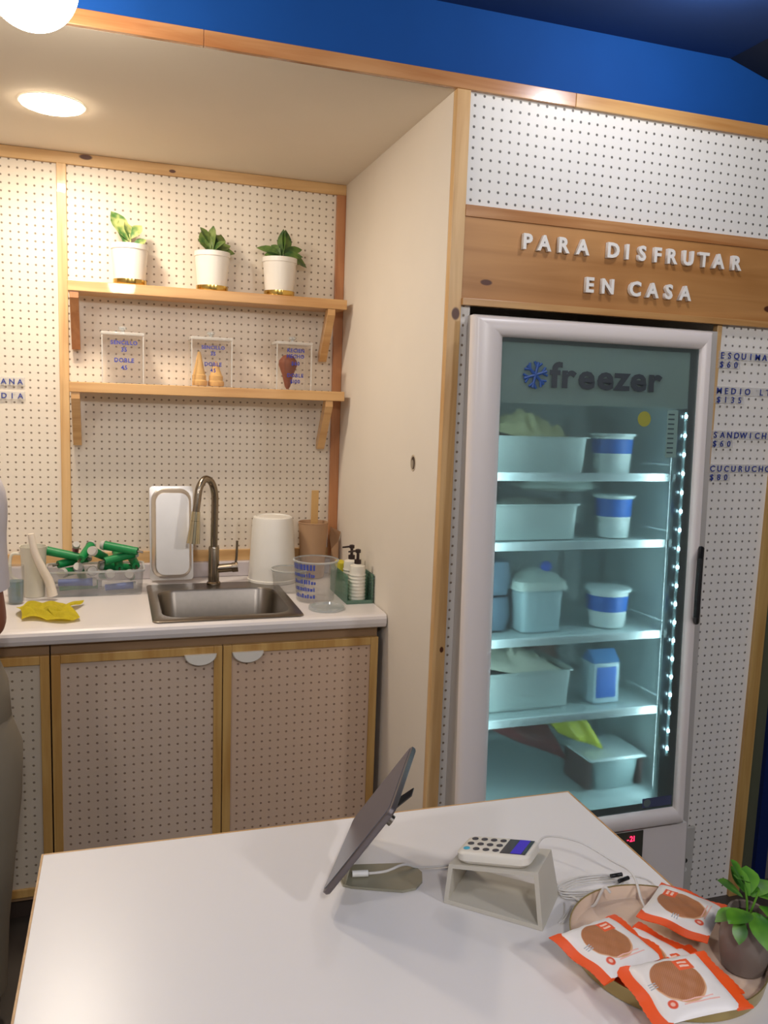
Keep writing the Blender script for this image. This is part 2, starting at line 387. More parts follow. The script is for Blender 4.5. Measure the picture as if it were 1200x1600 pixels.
# nose profile swept along X
prof = [(YC+.033, .90), (YC+.012, .8985), (YC+.004, .894), (YC, .886), (YC+.001, .872), (YC+.006, .860), (YC+.014, .856), (YC+.033, .856)]
loft(bm, [[(x, y, z) for y, z in prof] for x in (-3.2, -0.004)])
box(bm, -3.2, -0.708, YC+.033, 1.02, .862, .90)
box(bm, -0.272, -0.004, YC+.033, 1.02, .862, .90)
box(bm, -0.708, -0.272, .868, 1.02, .862, .90)
ct = obj('countertop', bm, counter_m); tag(ct, 'long white laminate countertop with rounded front edge', 'countertop')
bm = bmesh.new(); box(bm, -3.2, -0.004, 1.0, 1.034, .9, .956, bev=.004); obj('upstand', bm, plain('upstand_lilac', (206, 198, 200), .4), ct)
# sink
s = thing('sink', 'stainless steel rectangular sink set in the white countertop', 'sink', (-0.490, .64, .9))
def off(L, dx, dy, z): return [(x+dx, y+dy, z) for x, y in L]
O1 = rrect(.452, .492, .02); O2 = rrect(.448, .488, .018); I1 = rrect(.392, .356, .06); I2 = rrect(.384, .348, .058); I3 = rrect(.35, .312, .05); I4 = rrect(.30, .26, .045)
bm = bmesh.new(); dy = -.027
loft(bm, [off(O1, 0, 0, .0003), off(O1, 0, 0, .004), off(O2, 0, 0, .0055), off(I1, 0, dy, .0045), off(I2, 0, dy, -.003), off(I3, 0, dy, -.145), off(I4, 0, dy, -.155)], False, True)
obj('basin', bm, steel, s, True)
bm = bmesh.new(); lathe(bm, [(.028, -.1545), (.028, -.152), (.02, -.152), (.018, -.1535)], (0, dy, 0)); obj('drain', bm, chrome, s, True)
# faucet
f = thing('faucet', 'tall brushed nickel gooseneck faucet with pull down head', 'faucet', (-.488, .862, .9055))
bm = bmesh.new(); lathe(bm, [(.024, 0), (.024, .006), (.0195, .01), (.0185, .13), (.0165, .135)]); obj('base', bm, chrome, f, True)
bm = bmesh.new(); tube(bm, [(0, 0, .13), (0.002, 0, .25), (.001, -.002, .32), (-.012, -.012, .362), (-.036, -.03, .374), (-.056, -.045, .345), (-.063, -.052, .30), (-.068, -.055, .262)], .0125, 14); obj('spout', bm, chrome, f, True)
bm = bmesh.new(); cyl(bm, (-.0675, -.055, .266), (-.070, -.057, .235), .0145, 18, .016); cyl(bm, (-.070, -.057, .2345), (-.0765, -.060, .158), .0165, 20, .0225); obj('spray_head', bm, plain('bright_nickel', (200, 190, 160), .2, 1.0), f, True)
bm = bmesh.new(); cyl(bm, (.012, 0, .055), (.062, -.01, .060), .0155, 16); cyl(bm, (.0625, -.01, .060), (.083, -.013, .062), .0175, 16); obj('valve', bm, chrome, f, True)
bm = bmesh.new(); tube(bm, [(.075, -.01, .075), (.078, -.01, .10), (.080, -.008, .155)], .0042, 8); obj('lever_handle', bm, chrome, f, True)
# hotel pan standing upright
p = thing('steel_pan', 'long stainless steel food pan standing upright behind the sink', 'pan', (-.626, .940, .9065), (math.radians(-7), 0, 0))
def vert(L, y, cz=.168, sx=1, sz=1): return [(x*sx, y, z*sz+cz) for x, z in L]
F0 = rrect(.15, .335, .012); F1 = rrect(.138, .318, .04); F2 = rrect(.124, .298, .036); F3 = rrect(.112, .286, .03)
bm = bmesh.new(); loft(bm, [vert(F0, .002), vert(F0, 0), vert(F1, -.001), vert(F1, -.004, sx=.985, sz=.99), vert(F2, -.058), vert(F3, -.064)], False, True)
obj('pan_body', bm, steel_b, p, True)

# ================================================================== CABINETS
YD = 0.3977
def door(parent, x0, x1, pm, hx, name_handle=True):
    z0, z1 = .10, .8218; w = .025
    d = obj('door', B(x0+w, x1-w, YD+.003, YD+.009, z0+w, z1-w), pm, parent)
    for a in ((x0, x0+w, z0, z1), (x1-w, x1, z0, z1), (x0+w+.0003, x1-w-.0003, z1-w, z1), (x0+w+.0003, x1-w-.0003, z0, z0+w)):
        obj('frame_rail', B(a[0], a[1], YD-.004, YD+.014, a[2], a[3], bev=.0012), wood_door, d)
    if hx is not None:
        bm = bmesh.new(); n = 20; r = .047
        L = [(hx-r, z1-.0205)]+[(hx+r*math.cos(PI+PI*i/n), z1-.021+.034*math.sin(PI+PI*i/n)) for i in range(n+1)]
        L = L[1:]
        loft(bm, [[(x, YD-.0045, z) for x, z in L], [(x, YD-.012, z) for x, z in L], [(hx+(x-hx)*.93, YD-.015, z1-.021+(z-z1+.021)*.93) for x, z in L]])
        obj('half_moon_handle', bm, plain('handle_white', (222, 218, 208), .4), d, True)
    return d
c = thing('cabinet', 'base cabinet with two wood framed pegboard doors under the sink', 'cabinet', (0, 0, 0))
obj('cabinet_body', B(-.9945, -.022, YD+.016, 1.03, .08, .70), plain('cabinet_inside', (150, 120, 88), .6), c)
obj('cabinet_rail', B(-.9945, -.022, YD+.016, YD+.03, .702, .8555), plain('cabinet_inside', (150, 120, 88), .6), c)
door(c, -.9935, -.5145, peg_door1, -.579); door(c, -.5115, -.0225, peg_door2, -.438)
obj('toe_kick', B(-.9945, -.022, YD+.06, YD+.075, 0.001, .079), plain('toe_kick_dark', (60, 48, 40), .6), c)
c = thing('cabinet', 'base cabinet at the left edge, greyish pegboard door beside the person', 'cabinet', (0, 0, 0))
obj('cabinet_body', B(-1.96, -.9985, YD+.016, 1.03, .08, .8555), plain('cabinet_inside', (150, 120, 88), .6), c)
door(c, -1.4765, -.9975, peg_door3, -1.40); door(c, -1.957, -1.4795, peg_door3, -1.56)
obj('toe_kick', B(-1.96, -.9985, YD+.06, YD+.075, 0.001, .079), plain('toe_kick_dark', (60, 48, 40), .6), c)

# ================================================================== SHELVES
def shelf(zt, label):
    t = thing('wall_shelf', label, 'shelf', (0, 0, 0), group=None)
    obj('board', B(-.957, -.024, .880, 1.0185, zt-.034, zt, bev=.002), wood_shelf, t)
    for x0, m in ((-.951, wood_red), (-.093, wood_shelf)):
        bm = bmesh.new(); w = .027
        L = [(.884, zt-.0345), (.916, zt-.0345), (1.018, zt-.185), (1.018, zt-.215), (.998, zt-.215), (.884, zt-.055)]
        loft(bm, [[(x, y, z) for y, z in L] for x in (x0, x0+w)])
        obj('bracket', bm, m if zt > 1.8 else wood_shelf, t)
    return t
ZS1, ZS2 = 1.918, 1.594
shelf(ZS1, 'upper pine wall shelf carrying three white plant pots')
shelf(ZS2, 'lower pine wall shelf carrying three clear cone boxes')
lg1 = leaf_mat('leaf_variegated', (70, 120, 60), (200, 205, 130)); lg2 = leaf_mat('leaf_mid', (60, 92, 44), (120, 138, 74)); lg3 = leaf_mat('leaf_dark', (44, 78, 40), (96, 124, 58))
def potted(x, label, leaves, lm):
    leaves = [(a, e, L*1.05, w_*1.5, sx, h0, b_) for (a, e, L, w_, sx, h0, b_) in leaves]
    t = thing('potted_plant', label, 'plant', (x, .951, ZS1), group='potted plants on the upper shelf')
    bm = bmesh.new(); lathe(bm, [(.046, 0), (.053, .001), (.0545, .006), (.0545, .020), (.0525, .020), (.0525, .013)], n=36); obj('saucer', bm, brass, t, True)
    bm = bmesh.new(); lathe(bm, [(.048, .0125), (.050, .014), (.0585, .117), (.061, .118), (.061, .134), (.056, .134), (.053, .115)], n=36); obj('pot', bm, white_cer, t, True)
    bm = bmesh.new(); lathe(bm, [(.0, .12), (.052, .118)][::-1], n=24, cap0=False, cap1=False); obj('soil', bm, soil, t)
    for (az, el, L, Wd, sx, h0, bend) in leaves:
        bm = leaf_bm(L, Wd, bend)
        o = obj('leaf', bm, lm, t, True); o.rotation_euler = (math.radians(62 if (az < 90 or az > 270) else -62), -math.radians(el), math.radians(az)); o.location = (sx, 0, h0)
    bm = bmesh.new(); tube(bm, [(0, 0, .115), (.003, 0, .14), (.0, 0, .17)], .003); obj('stem', bm, lm, t, True)
potted(-.763, 'small potted plant, tall pale variegated leaf, leftmost on upper shelf', [(180, 62, .10, .045, -.005, .150, .1), (10, 55, .062, .030, 0, .155, .2), (200, 75, .06, .032, .003, .15, .1), (0, 38, .05, .022, .01, .13, .2), (170, 80, .085, .034, -.012, .135, .1)], lg1)
potted(-.491, 'small bushy potted plant in the middle of the upper shelf', [(190, 50, .06, .028, 0, .135, .3), (160, 70, .07, .034, -.01, .14, .2), (100, 82, .085, .036, 0, .14, .1), (30, 65, .07, .034, .01, .14, .3), (-10, 40, .055, .030, .01, .135, .4), (-20, 15, .05, .024, .02, .135, .5), (240, 35, .05, .03, -.01, .13, .3), (300, 45, .06, .032, .0, .13, .3), (80, 60, .06, .034, .02, .16, .3), (200, 66, .055, .03, -.012, .165, .2)], lg2)
potted(-.256, 'small potted plant with spreading dark leaves, rightmost on upper shelf', [(95, 78, .10, .034, 0.01, .14, .1), (60, 76, .10, .036, .018, .14, .1), (185, 30, .075, .026, 0, .145, .5), (200, 12, .05, .026, .0, .14, .4), (0, 28, .075, .026, .01, .15, .35), (-10, 0, .075, .03, .02, .145, .8), (330, 20, .06, .026, .01, .14, .6), (270, 30, .04, .03, 0, .13, .4), (140, 45, .05, .022, 0, .15, .2)], lg3)

acr = clear('acrylic_clear', tint=(254,254,254), haze=.018, gloss=.01, hazecol=(240,236,230), edge=.08); acr_edge = clear('acrylic_edge', tint=(250,250,250), haze=.45, gloss=.05, hazecol=(235, 232, 226))
def acrylic(x, w, label, lines):
    t = thing('acrylic_box', label, 'container', (x, .945, ZS2), group='acrylic boxes on the lower shelf')
    d = .05; h = .158; q = .0025
    bm = bmesh.new()
    box(bm, -w/2, w/2, -d, -d+q, 0, h); box(bm, -w/2, w/2, d-q, d, 0, h); box(bm, -w/2, -w/2+q, -d+q, d-q, 0, h); box(bm, w/2-q, w/2, -d+q, d-q, 0, h); box(bm, -w/2+q, w/2-q, -d+q, d-q, 0, q)
    obj('box_walls', bm, acr, t)
    for sx in (-1, 1):
        a = sx*w/2; obj('corner_edge', B(min(a, a-sx*.004), max(a, a-sx*.004), -d-.0006, -d+.003, .001, h), acr_edge, t)
    bm = bmesh.new(); box(bm, -w/2-.002, w/2+.002, -d-.002, d+.002, h+.0005, h+.011, bev=.002); ld = obj('lid', bm, acr_edge, t, True)
    bm = bmesh.new(); lathe(bm, [(.006, h+.0115), (.006, h+.018), (.013, h+.021), (.014, h+.027), (.010, h+.031)], (0, -.01, 0), n=20); obj('knob', bm, clear('knob_acrylic', haze=.4, gloss=.3), ld, True)
    for (txt, ch, z) in lines:
        text_line(txt, ch, blue_print, t, (.004, -d-.001, z), ext=.02, bold=.03, wide=.95)
    return t
acrylic(-.788, .135, 'clear acrylic box with blue lettering, empty, leftmost on lower shelf', [('SENCILLO', .013, .128), ('35', .014, .105), ('DOBLE', .014, .070), ('45', .014, .046)])
acrylic(-.496, .140, 'clear acrylic box with blue lettering holding two pale wafer cones', [('SENCILLO', .012, .128), ('35', .013, .107), ('DOBLE', .013, .071), ('45', .013, .050)])
acrylic(-.208, .128, 'clear acrylic box holding a brown waffle cone, rightmost on lower shelf', [('RECIEN', .013, .132), ('HECHO', .013, .112), ('$60', .013, .087), ('DOBLE', .013, .045), ('$100', .013, .024)])
wafer = plain('wafer_cone', (222, 176, 108), .7, var=.15, scale=60, bump=.3); waffle = plain('waffle_cone_brown', (130, 66, 34), .7, var=.3, scale=90, bump=.4)
def cone(x, y, lab, h=.1):
    bm = bmesh.new(); lathe(bm, [(.026, 0), (.028, .004), (.028, .016), (.024, .020), (.024, .036), (.021, .038), (.005, h), (.001, h+.002)], n=24)
    o = obj('wafer_cone', bm, wafer, None, True); o.location = (x, y, ZS2+.0028); tag(o, lab, 'ice cream cone', 'wafer cones in the middle acrylic box')
cone(-.536, .925, 'taller pale wafer cone, left one in the middle acrylic box', .115); cone(-.476, .945, 'shorter pale wafer cone, right one in the middle acrylic box', .085)
bm = bmesh.new(); lathe(bm, [(.004, 0), (.010, .01), (.020, .05), (.033, .085), (.032, .10), (.018, .118), (.004, .122)], n=24)
o = obj('waffle_cone', bm, waffle, None, True); o.location = (-.222, .94, ZS2+.0028); tag(o, 'brown waffle cone standing in the rightmost acrylic box', 'ice cream cone')

# ================================================================== SIGNS
sg = thing('sign_board', 'wide wooden sign board with white raised letters above the freezer', 'sign', (0, 0, 0))
obj('board', B(.037, 1.9, -.010, -.0025, 1.838, 2.041), wood_sign, sg)
obj('batten', B(.037, 1.9, -.014, -.0025, 2.0415, 2.0705, bev=.001), wood_fascia, sg)
obj('batten', B(.037, 1.9, -.022, -.0025, 1.8197, 1.8375, bev=.001), wood_fascia2, sg)
for ch, x in zip('PARADISFRUTAR', [0.2112, 0.2618, 0.318, 0.3769, 0.4711, 0.5158, 0.5629, 0.6123, 0.6591, 0.7145, 0.7673, 0.8177, 0.878]):
    letter(ch, .039, letter_w, sg, (x, -.017, 1.975), ext=.11, bold=.035)
for ch, x in zip('ENCASA', [0.4049, 0.462, 0.5489, 0.6057, 0.6589, 0.7137]):
    letter(ch, .039, letter_w, sg, (x, -.017, 1.879), ext=.11, bold=.035)
def menu(word, price, z, label, wz=.0225):
    t = thing('price_sign', label, 'sign', (0.856, -.002, z), group='blue price lettering on the right pegboard')
    n = len(word); L = [(i, c) for i, c in enumerate(word) if c != ' ']
    obj('letter_rail', B(0, n*PITCHM+.004, -.007, -.0005, -.002, .0225), strip_m, t)
    obj('letter_rail', B(0, len(price)*PITCHM+.004, -.007, -.0005, -.0265, -.004), strip_m, t)
    for i, c in L: letter(c, .0185, letter_b, t, (.0125+i*PITCHM, -.0085, .001), ext=.03, bold=.01)
    for i, c in enumerate(price): letter(c, .018, letter_b, t, (.0125+i*PITCHM, -.0085, -.0245), ext=.03, bold=.008)
menu('ESQUIMAL', '$60', 1.724, 'blue price lettering ESQUIMAL $60, topmost on the right pegboard')
menu('MEDIO LT', '$135', 1.622, 'blue price lettering MEDIO LT $135, second on the right pegboard')
menu('SANDWICHS', '$60', 1.493, 'blue price lettering SANDWICHS $60, third on the right pegboard')
menu('CUCURUCHO', '$80', 1.393, 'blue price lettering CUCURUCHO $80, lowest on the right pegboard')
t = thing('wall_lettering', 'small blue letters ANA and DIA on the left back pegboard', 'sign', (0, D-.004, 0))
for w, z in (('ANA', 1.578), ('DIA', 1.531)):
    obj('letter_rail', B(-1.184, -1.102, -.009, -.0015, z-.003, z+.024), strip_m, t)
    for i, c in enumerate(w): letter(c, .018, letter_b, t, (-1.168+i*.0254, -.0105, z+.001), ext=.04, bold=.02)

# ================================================================== FREEZER
FA = -0.04; FO = Vector((0, -.1616, 0)); FR = Matrix.Rotation(FA, 3, 'X')
def FW(x, y, z): return FO+FR @ Vector((x, y, z))
fz = thing('freezer', 'tall upright freezer with glass door and grey white frame', 'freezer', FO, (FA, 0, 0))
inner = plain('freezer_liner', (196, 214, 214), 0.45, var=.03); rackm = plain('shelf_white_wire', (225, 238, 238), .3)
bm = bmesh.new()   # shell
X0, X1, Y0, Y1, Z0, Z1 = .062, .842, .032, .72, .10, 1.80
box(bm, X0, .10, Y0+.02, Y1, Z0, Z1); box(bm, .785, X1-.02, Y0+.02, Y1, Z0, Z1); box(bm, .10, .785, Y1-.05, Y1, Z0, Z1)
box(bm, .10, .785, Y0+.02, Y1-.05, 1.76, Z1); box(bm, .10, .785, Y0+.05, Y1-.05, Z0, .40)
obj('shell', bm, body_pl, fz)
bm = bmesh.new()
box(bm, .1005, .106, .06, .665, .402, 1.755); box(bm, .779, .7845, .06, .665, .402, 1.755); box(bm, .106, .779, .655, .662, .402, 1.755); box(bm, .106, .779, .06, .655, .402, .41)
lin = obj('liner', bm, inner, fz)
bm = bmesh.new()
for x in (.16, .44, .70): box(bm, x, x+.004, .648, .6548, .44, 1.55)
box(bm, .775, .7788, .50, .506, .44, 1.55)
obj('shelf_standard', bm, plain('standard_dark', (70, 84, 84), .5), fz)
obj('gasket', B(.066, .745, .024, .031, .372, 1.785), gasket, fz)
g_old = bpy.data.objects['gasket']; bpy.data.objects.remove(g_old)
bm = bmesh.new()
for a in ((.052, .122, .37, 1.785), (.742, .757, .37, 1.785), (.122, .742, 1.745, 1.785), (.122, .742, .37, .41)): box(bm, a[0], a[1], .026, .046, a[2], a[3])
obj('gasket', bm, gasket, fz)
# lower grille with display
obj('lower_panel', B(.062, .80, .03, .045, .10, .352), frame_pl, fz)
dp = obj('display_panel', B(.50, .645, .026, .0295, .262, .350), plain('display_grey', (66, 66, 58), .35), fz)
text_line('-21', .017, emit('red_digits', (255, 40, 80), 3.0), dp, (.602, .0245, .322), ext=.01, bold=.01, name='digit')
for k in range(2):
    bm = bmesh.new(); box(bm, .10+k*.60, .15+k*.60, .10, .16, 0.006, .098); obj('foot', bm, black, fz)
# door: mitred frame of four bevelled bars
dr = bpy.data.objects.new('glass_door', None); COL.objects.link(dr); dr.parent = fz
ox0, ox1, oz0, oz1 = .040, .767, .366, 1.792; gx0, gx1, gz0, gz1 = .129, .734, .416, 1.742
def bar(c0, c1, i0, i1):   # outer corner 0/1 and inner corner 0/1
    bm = bmesh.new(); secs = []
    for (o, i) in ((c0, i0), (c1, i1)):
        P = lambda t, y: (o[0]+(i[0]-o[0])*t, y, o[1]+(i[1]-o[1])*t)
        secs.append([P(0, .024), P(0, .012), P(.06, .004), P(.18, .0), P(.6, .0), P(.80, .004), P(.93, .011), P(1, .018), P(1, .024)])
    loft(bm, secs); return bm
oc = [(ox0, oz0), (ox1, oz0), (ox1, oz1), (ox0, oz1)]; ic = [(gx0, gz0), (gx1, gz0), (gx1, gz1), (gx0, gz1)]
for k in range(4):
    j = (k+1) % 4; obj('frame_bar', bar(oc[k], oc[j], ic[k], ic[j]), frame_pl, dr, True)
# black painted border inside the glass
bm = bmesh.new(); box(bm, .712, .734, .0205, .0215, .416, 1.742); box(bm, .129, .712, .0205, .0215, .416, .436); box(bm, .129, .712, .0205, .0215, 1.732, 1.742)
obj('glass_border', bm, black, dr)
glassm = foggy()
obj('glass_pane', B(.129, .734, .0165, .0200, .416, 1.742), glassm, dr)
bm = bmesh.new(); tube(bm, [(.766, -.002, 1.185), (.745, -.026, 1.158), (.742, -.028, 1.07), (.742, -.028, .995), (.762, -.004, .972)], .0085, 8, 4, False); obj('door_handle', bm, black, dr, True)
hd = obj('header_panel', B(.130, .711, .0232, .0275, 1.577, 1.744), plain('header_greygreen', (216, 226, 212), .35, var=.04, scale=8), fz)
hdark = plain('header_text', (52, 60, 66), .5); hblue = plain('header_logo_blue', (48, 84, 150), .5)
for c_, x in zip('freezer', [.284, .323, .379, .437, .489, .541, .592]):
    letter(c_, .066, hdark, hd, (x, .0158, 1.622), ext=.004, bold=.03, name='printed_letter', wide=1.18)
bm = bmesh.new()      # snowflake mark: six arms with barbs
for k in range(3):
    a = k*PI/3+.3; dx, dz = math.cos(a)*.034, math.sin(a)*.034
    cyl(bm, (.226-dx, .0158, 1.650-dz), (.226+dx, .0158, 1.650+dz), .0042, 6)
    for sg_ in (-1, 1):
        cx_, cz_ = .226+sg_*dx*.6, 1.650+sg_*dz*.6
        for da in (-.7, .7):
            cyl(bm, (cx_, .0158, cz_), (cx_+sg_*math.cos(a+da)*.017, .0158, cz_+sg_*math.sin(a+da)*.017), .0034, 6)
obj('snowflake_mark', bm, hblue, hd)
bm = bmesh.new(); cyl(bm, (.566, .0162, 1.545), (.566, .0155, 1.545), .021, 24); obj('round_yellow_disc', bm, plain('disc_yellow', (150, 150, 60), .6), fz)  # flat yellow disc on the outer face of the glass
stn = obj('temperature_label', B(.640, .676, .0155, .0162, 1.44, 1.572), plain('label_dull', (120, 150, 144), .6), fz)
bm = bmesh.new()
for k in range(9): box(bm, .644, .664, .0150, .0154, 1.452+k*.0132, 1.456+k*.0132)
obj('label_lines', bm, plain('label_ink', (60, 80, 84), .6), stn)
ms = obj('maker_sticker', B(.628, .728, .0155, .0162, .424, .452), plain('sticker_navy', (70, 76, 104), .5), fz)
bm = bmesh.new(); cyl(bm, (.644, .0150, .438), (.644, .0154, .438), .012, 20); obj('sticker_disc', bm, plain('sticker_disc_grey', (96, 110, 110), .5), ms)
# mullion with led strips
obj('led_mullion', B(.722, .770, .072, .085, .41, 1.755), plain('mullion_dark', (40, 58, 62), .3, coat=.5), fz)
ls = obj('led_strip', B(.739, .747, .068, .0715, .55, 1.57), plain('led_tape', (170, 190, 190), .4), fz)
ledm = emit('led_white', (205, 240, 255), 60)
for k in range(19):
    bm = bmesh.new(); sphere(bm, (.743, .066, 1.557-k*.0547), .0048, 10, 6); obj('led', bm, ledm, ls)
ICE = (.74, .94, 1.0)
def fl(loc, tgt, p, sx, sy):
    l = light('freezer_light', 'AREA', FW(*loc), p, ICE, sx, target=FW(*tgt), size_y=sy); return l
fl((.715, .085, .99), (.30, .40, .99), 1.5, .03, 1.1); fl((.125, .085, .99), (.45, .30, .99), 1.6, .03, 1.1)
for o in bpy.data.objects:
    if o.name.startswith('freezer_light'):
        o.parent = None
# wire shelves with a bright front rail
for zt in (1.385, 1.190, .916, .684):
    bm = bmesh.new(); sh = obj('shelf', B(.150, .748, .120, .640, zt-.012, zt-.002), clear('shelf_wire_sheet', haze=.75, gloss=.1, hazecol=(210, 228, 228)), fz)
    bm.free(); bm = bmesh.new(); box(bm, .150, .745, .112, .1195, zt-.018, zt+.006, bev=.003); tube(bm, [(.742, .118, zt-.006), (.748, .118, zt), (.748, .12, zt+.03), (.748, .30, zt+.03)], .003, 6, 2, False)
    obj('front_rail', bm, rackm, sh, True)

# contents (all top-level, placed in the tilted freezer's frame)
pan_m = plain('frosted_steel', (205, 218, 214), .38, .25, var=.08, scale=12)
tub_m = plain('white_tub', (222, 232, 230), .4); tub_b = plain('tub_blue_band', (46, 104, 190), .5); lidm = plain('tub_lid', (220, 234, 234), .3)
cream = plain('ice_cream_pale', (246, 240, 184), .6, var=.2, scale=60, bump=1.0)
def fthing(name, label, cat, x, y, z, group=None, rz=0): return thing(name, label, cat, FW(x, y, z), (FA, 0, rz), group)
def open_pan(x, y, z, w, d, h, label, filling=None, fh=.8):
    t = fthing('food_pan', label, 'food pan', x, y, z, 'steel food pans in the freezer')
    A_ = rrect(w, d, .02, 3); A2 = rrect(w-.016, d-.016, .016, 3); A3 = rrect(w-.03, d-.03, .014, 3)
    bm = bmesh.new(); loft(bm, [off(A3, 0, 0, 0), off(A2, 0, 0, h-.004), off(A_, 0, 0, h-.004), off(A_, 0, 0, h), off(A2, 0, 0, h), off(A3, 0, 0, .004)], True, True)
    obj('pan_body', bm, pan_m, t, True)
    if filling:
        bm = bmesh.new(); nx, ny = 18, 10; V = []
        for i in range(nx):
            for j in range(ny):
                u, v = i/(nx-1)-.5, j/(ny-1)-.5
                zz = h*fh+filling[1]*(1-4*u*u)*(1-4*v*v)*(.6+.8*random.random())+filling[2]*max(0, -u)*.1
                V.append(bm.verts.new((u*(w-.035), v*(d-.035), zz)))
        for i in range(nx-1):
            for j in range(ny-1): bm.faces.new((V[i*ny+j], V[(i+1)*ny+j], V[(i+1)*ny+j+1], V[i*ny+j+1]))
        obj('ice_cream', bm, filling[0], t, True)
    return t
open_pan(.345, .30, 1.386, .33, .24, .105, 'steel pan heaped with pale ice cream on the top freezer shelf', (cream, .075, .6), .85)
open_pan(.335, .30, 1.191, .31, .24, .105, 'steel pan with frosted contents on the second freezer shelf', (plain('frost_grey', (150, 160, 150), .7, var=.4, scale=50), .03, 0), .8)
open_pan(.335, .30, .685, .31, .24, .115, 'steel pan heaped with white ice cream on the lowest freezer shelf', (plain('ice_cream_white', (236, 234, 214), .6, var=.15, scale=60, bump=1.), .05, .6), .88)
def tub(x, y, z, label, r=.062, h=.118, band=(.5, .86)):
    t = fthing('ice_cream_tub', label, 'tub', x, y, z, 'white tubs in the freezer')
    R = lambda q: r*(.86+.14*q)
    bm = bmesh.new(); lathe(bm, [(R(0)*.96, 0), (R(0), .003), (R(1), h-.008), (r, h-.008)], n=28); obj('tub_body', bm, tub_m, t, True)
    bm = bmesh.new(); lathe(bm, [(R(band[0])+.0006, h*band[0]), (R(band[1])+.0008, h*band[1])], n=28, cap0=False, cap1=False); obj('blue_band', bm, tub_b, t, True)
    bm = bmesh.new(); lathe(bm, [(r, h-.0075), (r+.007, h-.007), (r+.007, h), (r, h+.001)], n=28); obj('lid', bm, lidm, t, True)
tub(.612, .235, 1.386, 'white tub with blue band on the top freezer shelf')
tub(.628, .235, 1.191, 'white tub with blue band on the second freezer shelf', .055, .128, (.5, .92))
tub(.622, .235, .917, 'white tub with blue band on the third freezer shelf, right of the bag', .064, .118, (.42, .82))
bag = plain('plastic_bag_pale', (190, 204, 196), .4, var=.25, scale=30, bump=.6)
def lump(name, label, cat, x, y, z, w, d, h, m, seed, flat=.35, group=None, rot=(0, 0, 0), part=None):
    rnd = random.Random(seed); bm = bmesh.new(); res = bmesh.ops.create_icosphere(bm, subdivisions=3, radius=1)
    for v in res['verts']:
        c0 = v.co.copy(); k = 1+.13*math.sin(5*c0.x+seed)*math.cos(4*c0.y+seed*2)+.08*math.sin(9*c0.z+seed)
        e = lambda q: math.copysign(abs(q)**.65, q)
        v.co = Vector((e(c0.x)*w/2*k, e(c0.y)*d/2*k, max(-h/2, e(c0.z)*h/2*k)))
    o = obj(name, bm, m, None, True); o.location = FW(x, y, z+h/2); o.rotation_euler = (FA+rot[0], rot[1], rot[2]); tag(o, label, cat, group); return o
lump('plastic_bag', 'crumpled clear bag lying over the second shelf containers', 'bag', .47, .33, 1.325, .26, .16, .04, bag, 3)
# white square container with white bag and blue knot
t = fthing('bagged_container', 'square white container wrapped in a white bag, third freezer shelf', 'container', .375, .25, .917)
bm = bmesh.new(); loft(bm, [off(rrect(.125, .12, .02, 3), 0, 0, 0), off(rrect(.14, .13, .02, 3), 0, 0, .135)]); obj('container_body', bm, plain('container_bluegrey', (176, 200, 204), .4), t, True)
bm = bmesh.new(); loft(bm, [off(rrect(.17, .15, .03, 3), 0, 0, .125), off(rrect(.16, .14, .03, 3), 0, 0, .15), off(rrect(.09, .08, .03, 3), .01, 0, .172), off(rrect(.03, .03, .012, 3), .015, 0, .185)]); obj('bag_top', bm, bag, t, True)
bm = bmesh.new(); sphere(bm, (.028, -.02, .188), .017, 12, 8); obj('blue_knot', bm, plain('knot_blue', (36, 84, 190), .5), t, True)
t = fthing('frozen_packet', 'grey blue packet with yellow contents at left of the third freezer shelf', 'packet', .215, .30, .917)
for k in range(2):
    bm = bmesh.new(); loft(bm, [off(rrect(.13, .16, .02, 3), 0, 0, .004+k*.105), off(rrect(.15, .18, .03, 3), 0, 0, .05+k*.105), off(rrect(.14, .17, .03, 3), 0, 0, .102+k*.105)]); obj('packet_body', bm, plain('packet_bluegrey', (110, 132, 150), .5, var=.2), t, True)
    bm = bmesh.new(); box(bm, -.075, -.03, -.096, -.086, .012+k*.105, .095+k*.105, bev=.006); obj('yellow_window', bm, plain('packet_yellow', (186, 190, 110), .5), t)
# carton on the lowest shelf, with blue bag above
t = fthing('milk_carton', 'small white and blue carton at the right of the lowest shelf', 'carton', .60, .22, .685)
bm = bmesh.new(); box(bm, -.045, .045, -.035, .035, 0, .125, bev=.003); obj('carton_body', bm, plain('carton_pale', (184, 208, 216), .4), t)
bm = bmesh.new(); box(bm, -.034, .034, -.0362, -.0352, .018, .112); obj('blue_label', bm, plain('carton_blue', (50, 110, 200), .5), t)
bm = bmesh.new(); loft(bm, [[(-.045, -.035, .1255), (.045, -.035, .1255), (.045, .035, .1255), (-.045, .035, .1255)], [(-.045, -.002, .16), (.045, -.002, .16), (.045, .002, .16), (-.045, .002, .16)]]); obj('gable_top', bm, plain('carton_top_blue', (80, 134, 190), .4), t)
lump('frozen_bag', 'brown red bag lying behind the carton on the lowest shelf', 'bag', .52, .535, .685, .20, .09, .17, plain('bag_brownred', (124, 92, 80), .5, var=.3), 5)
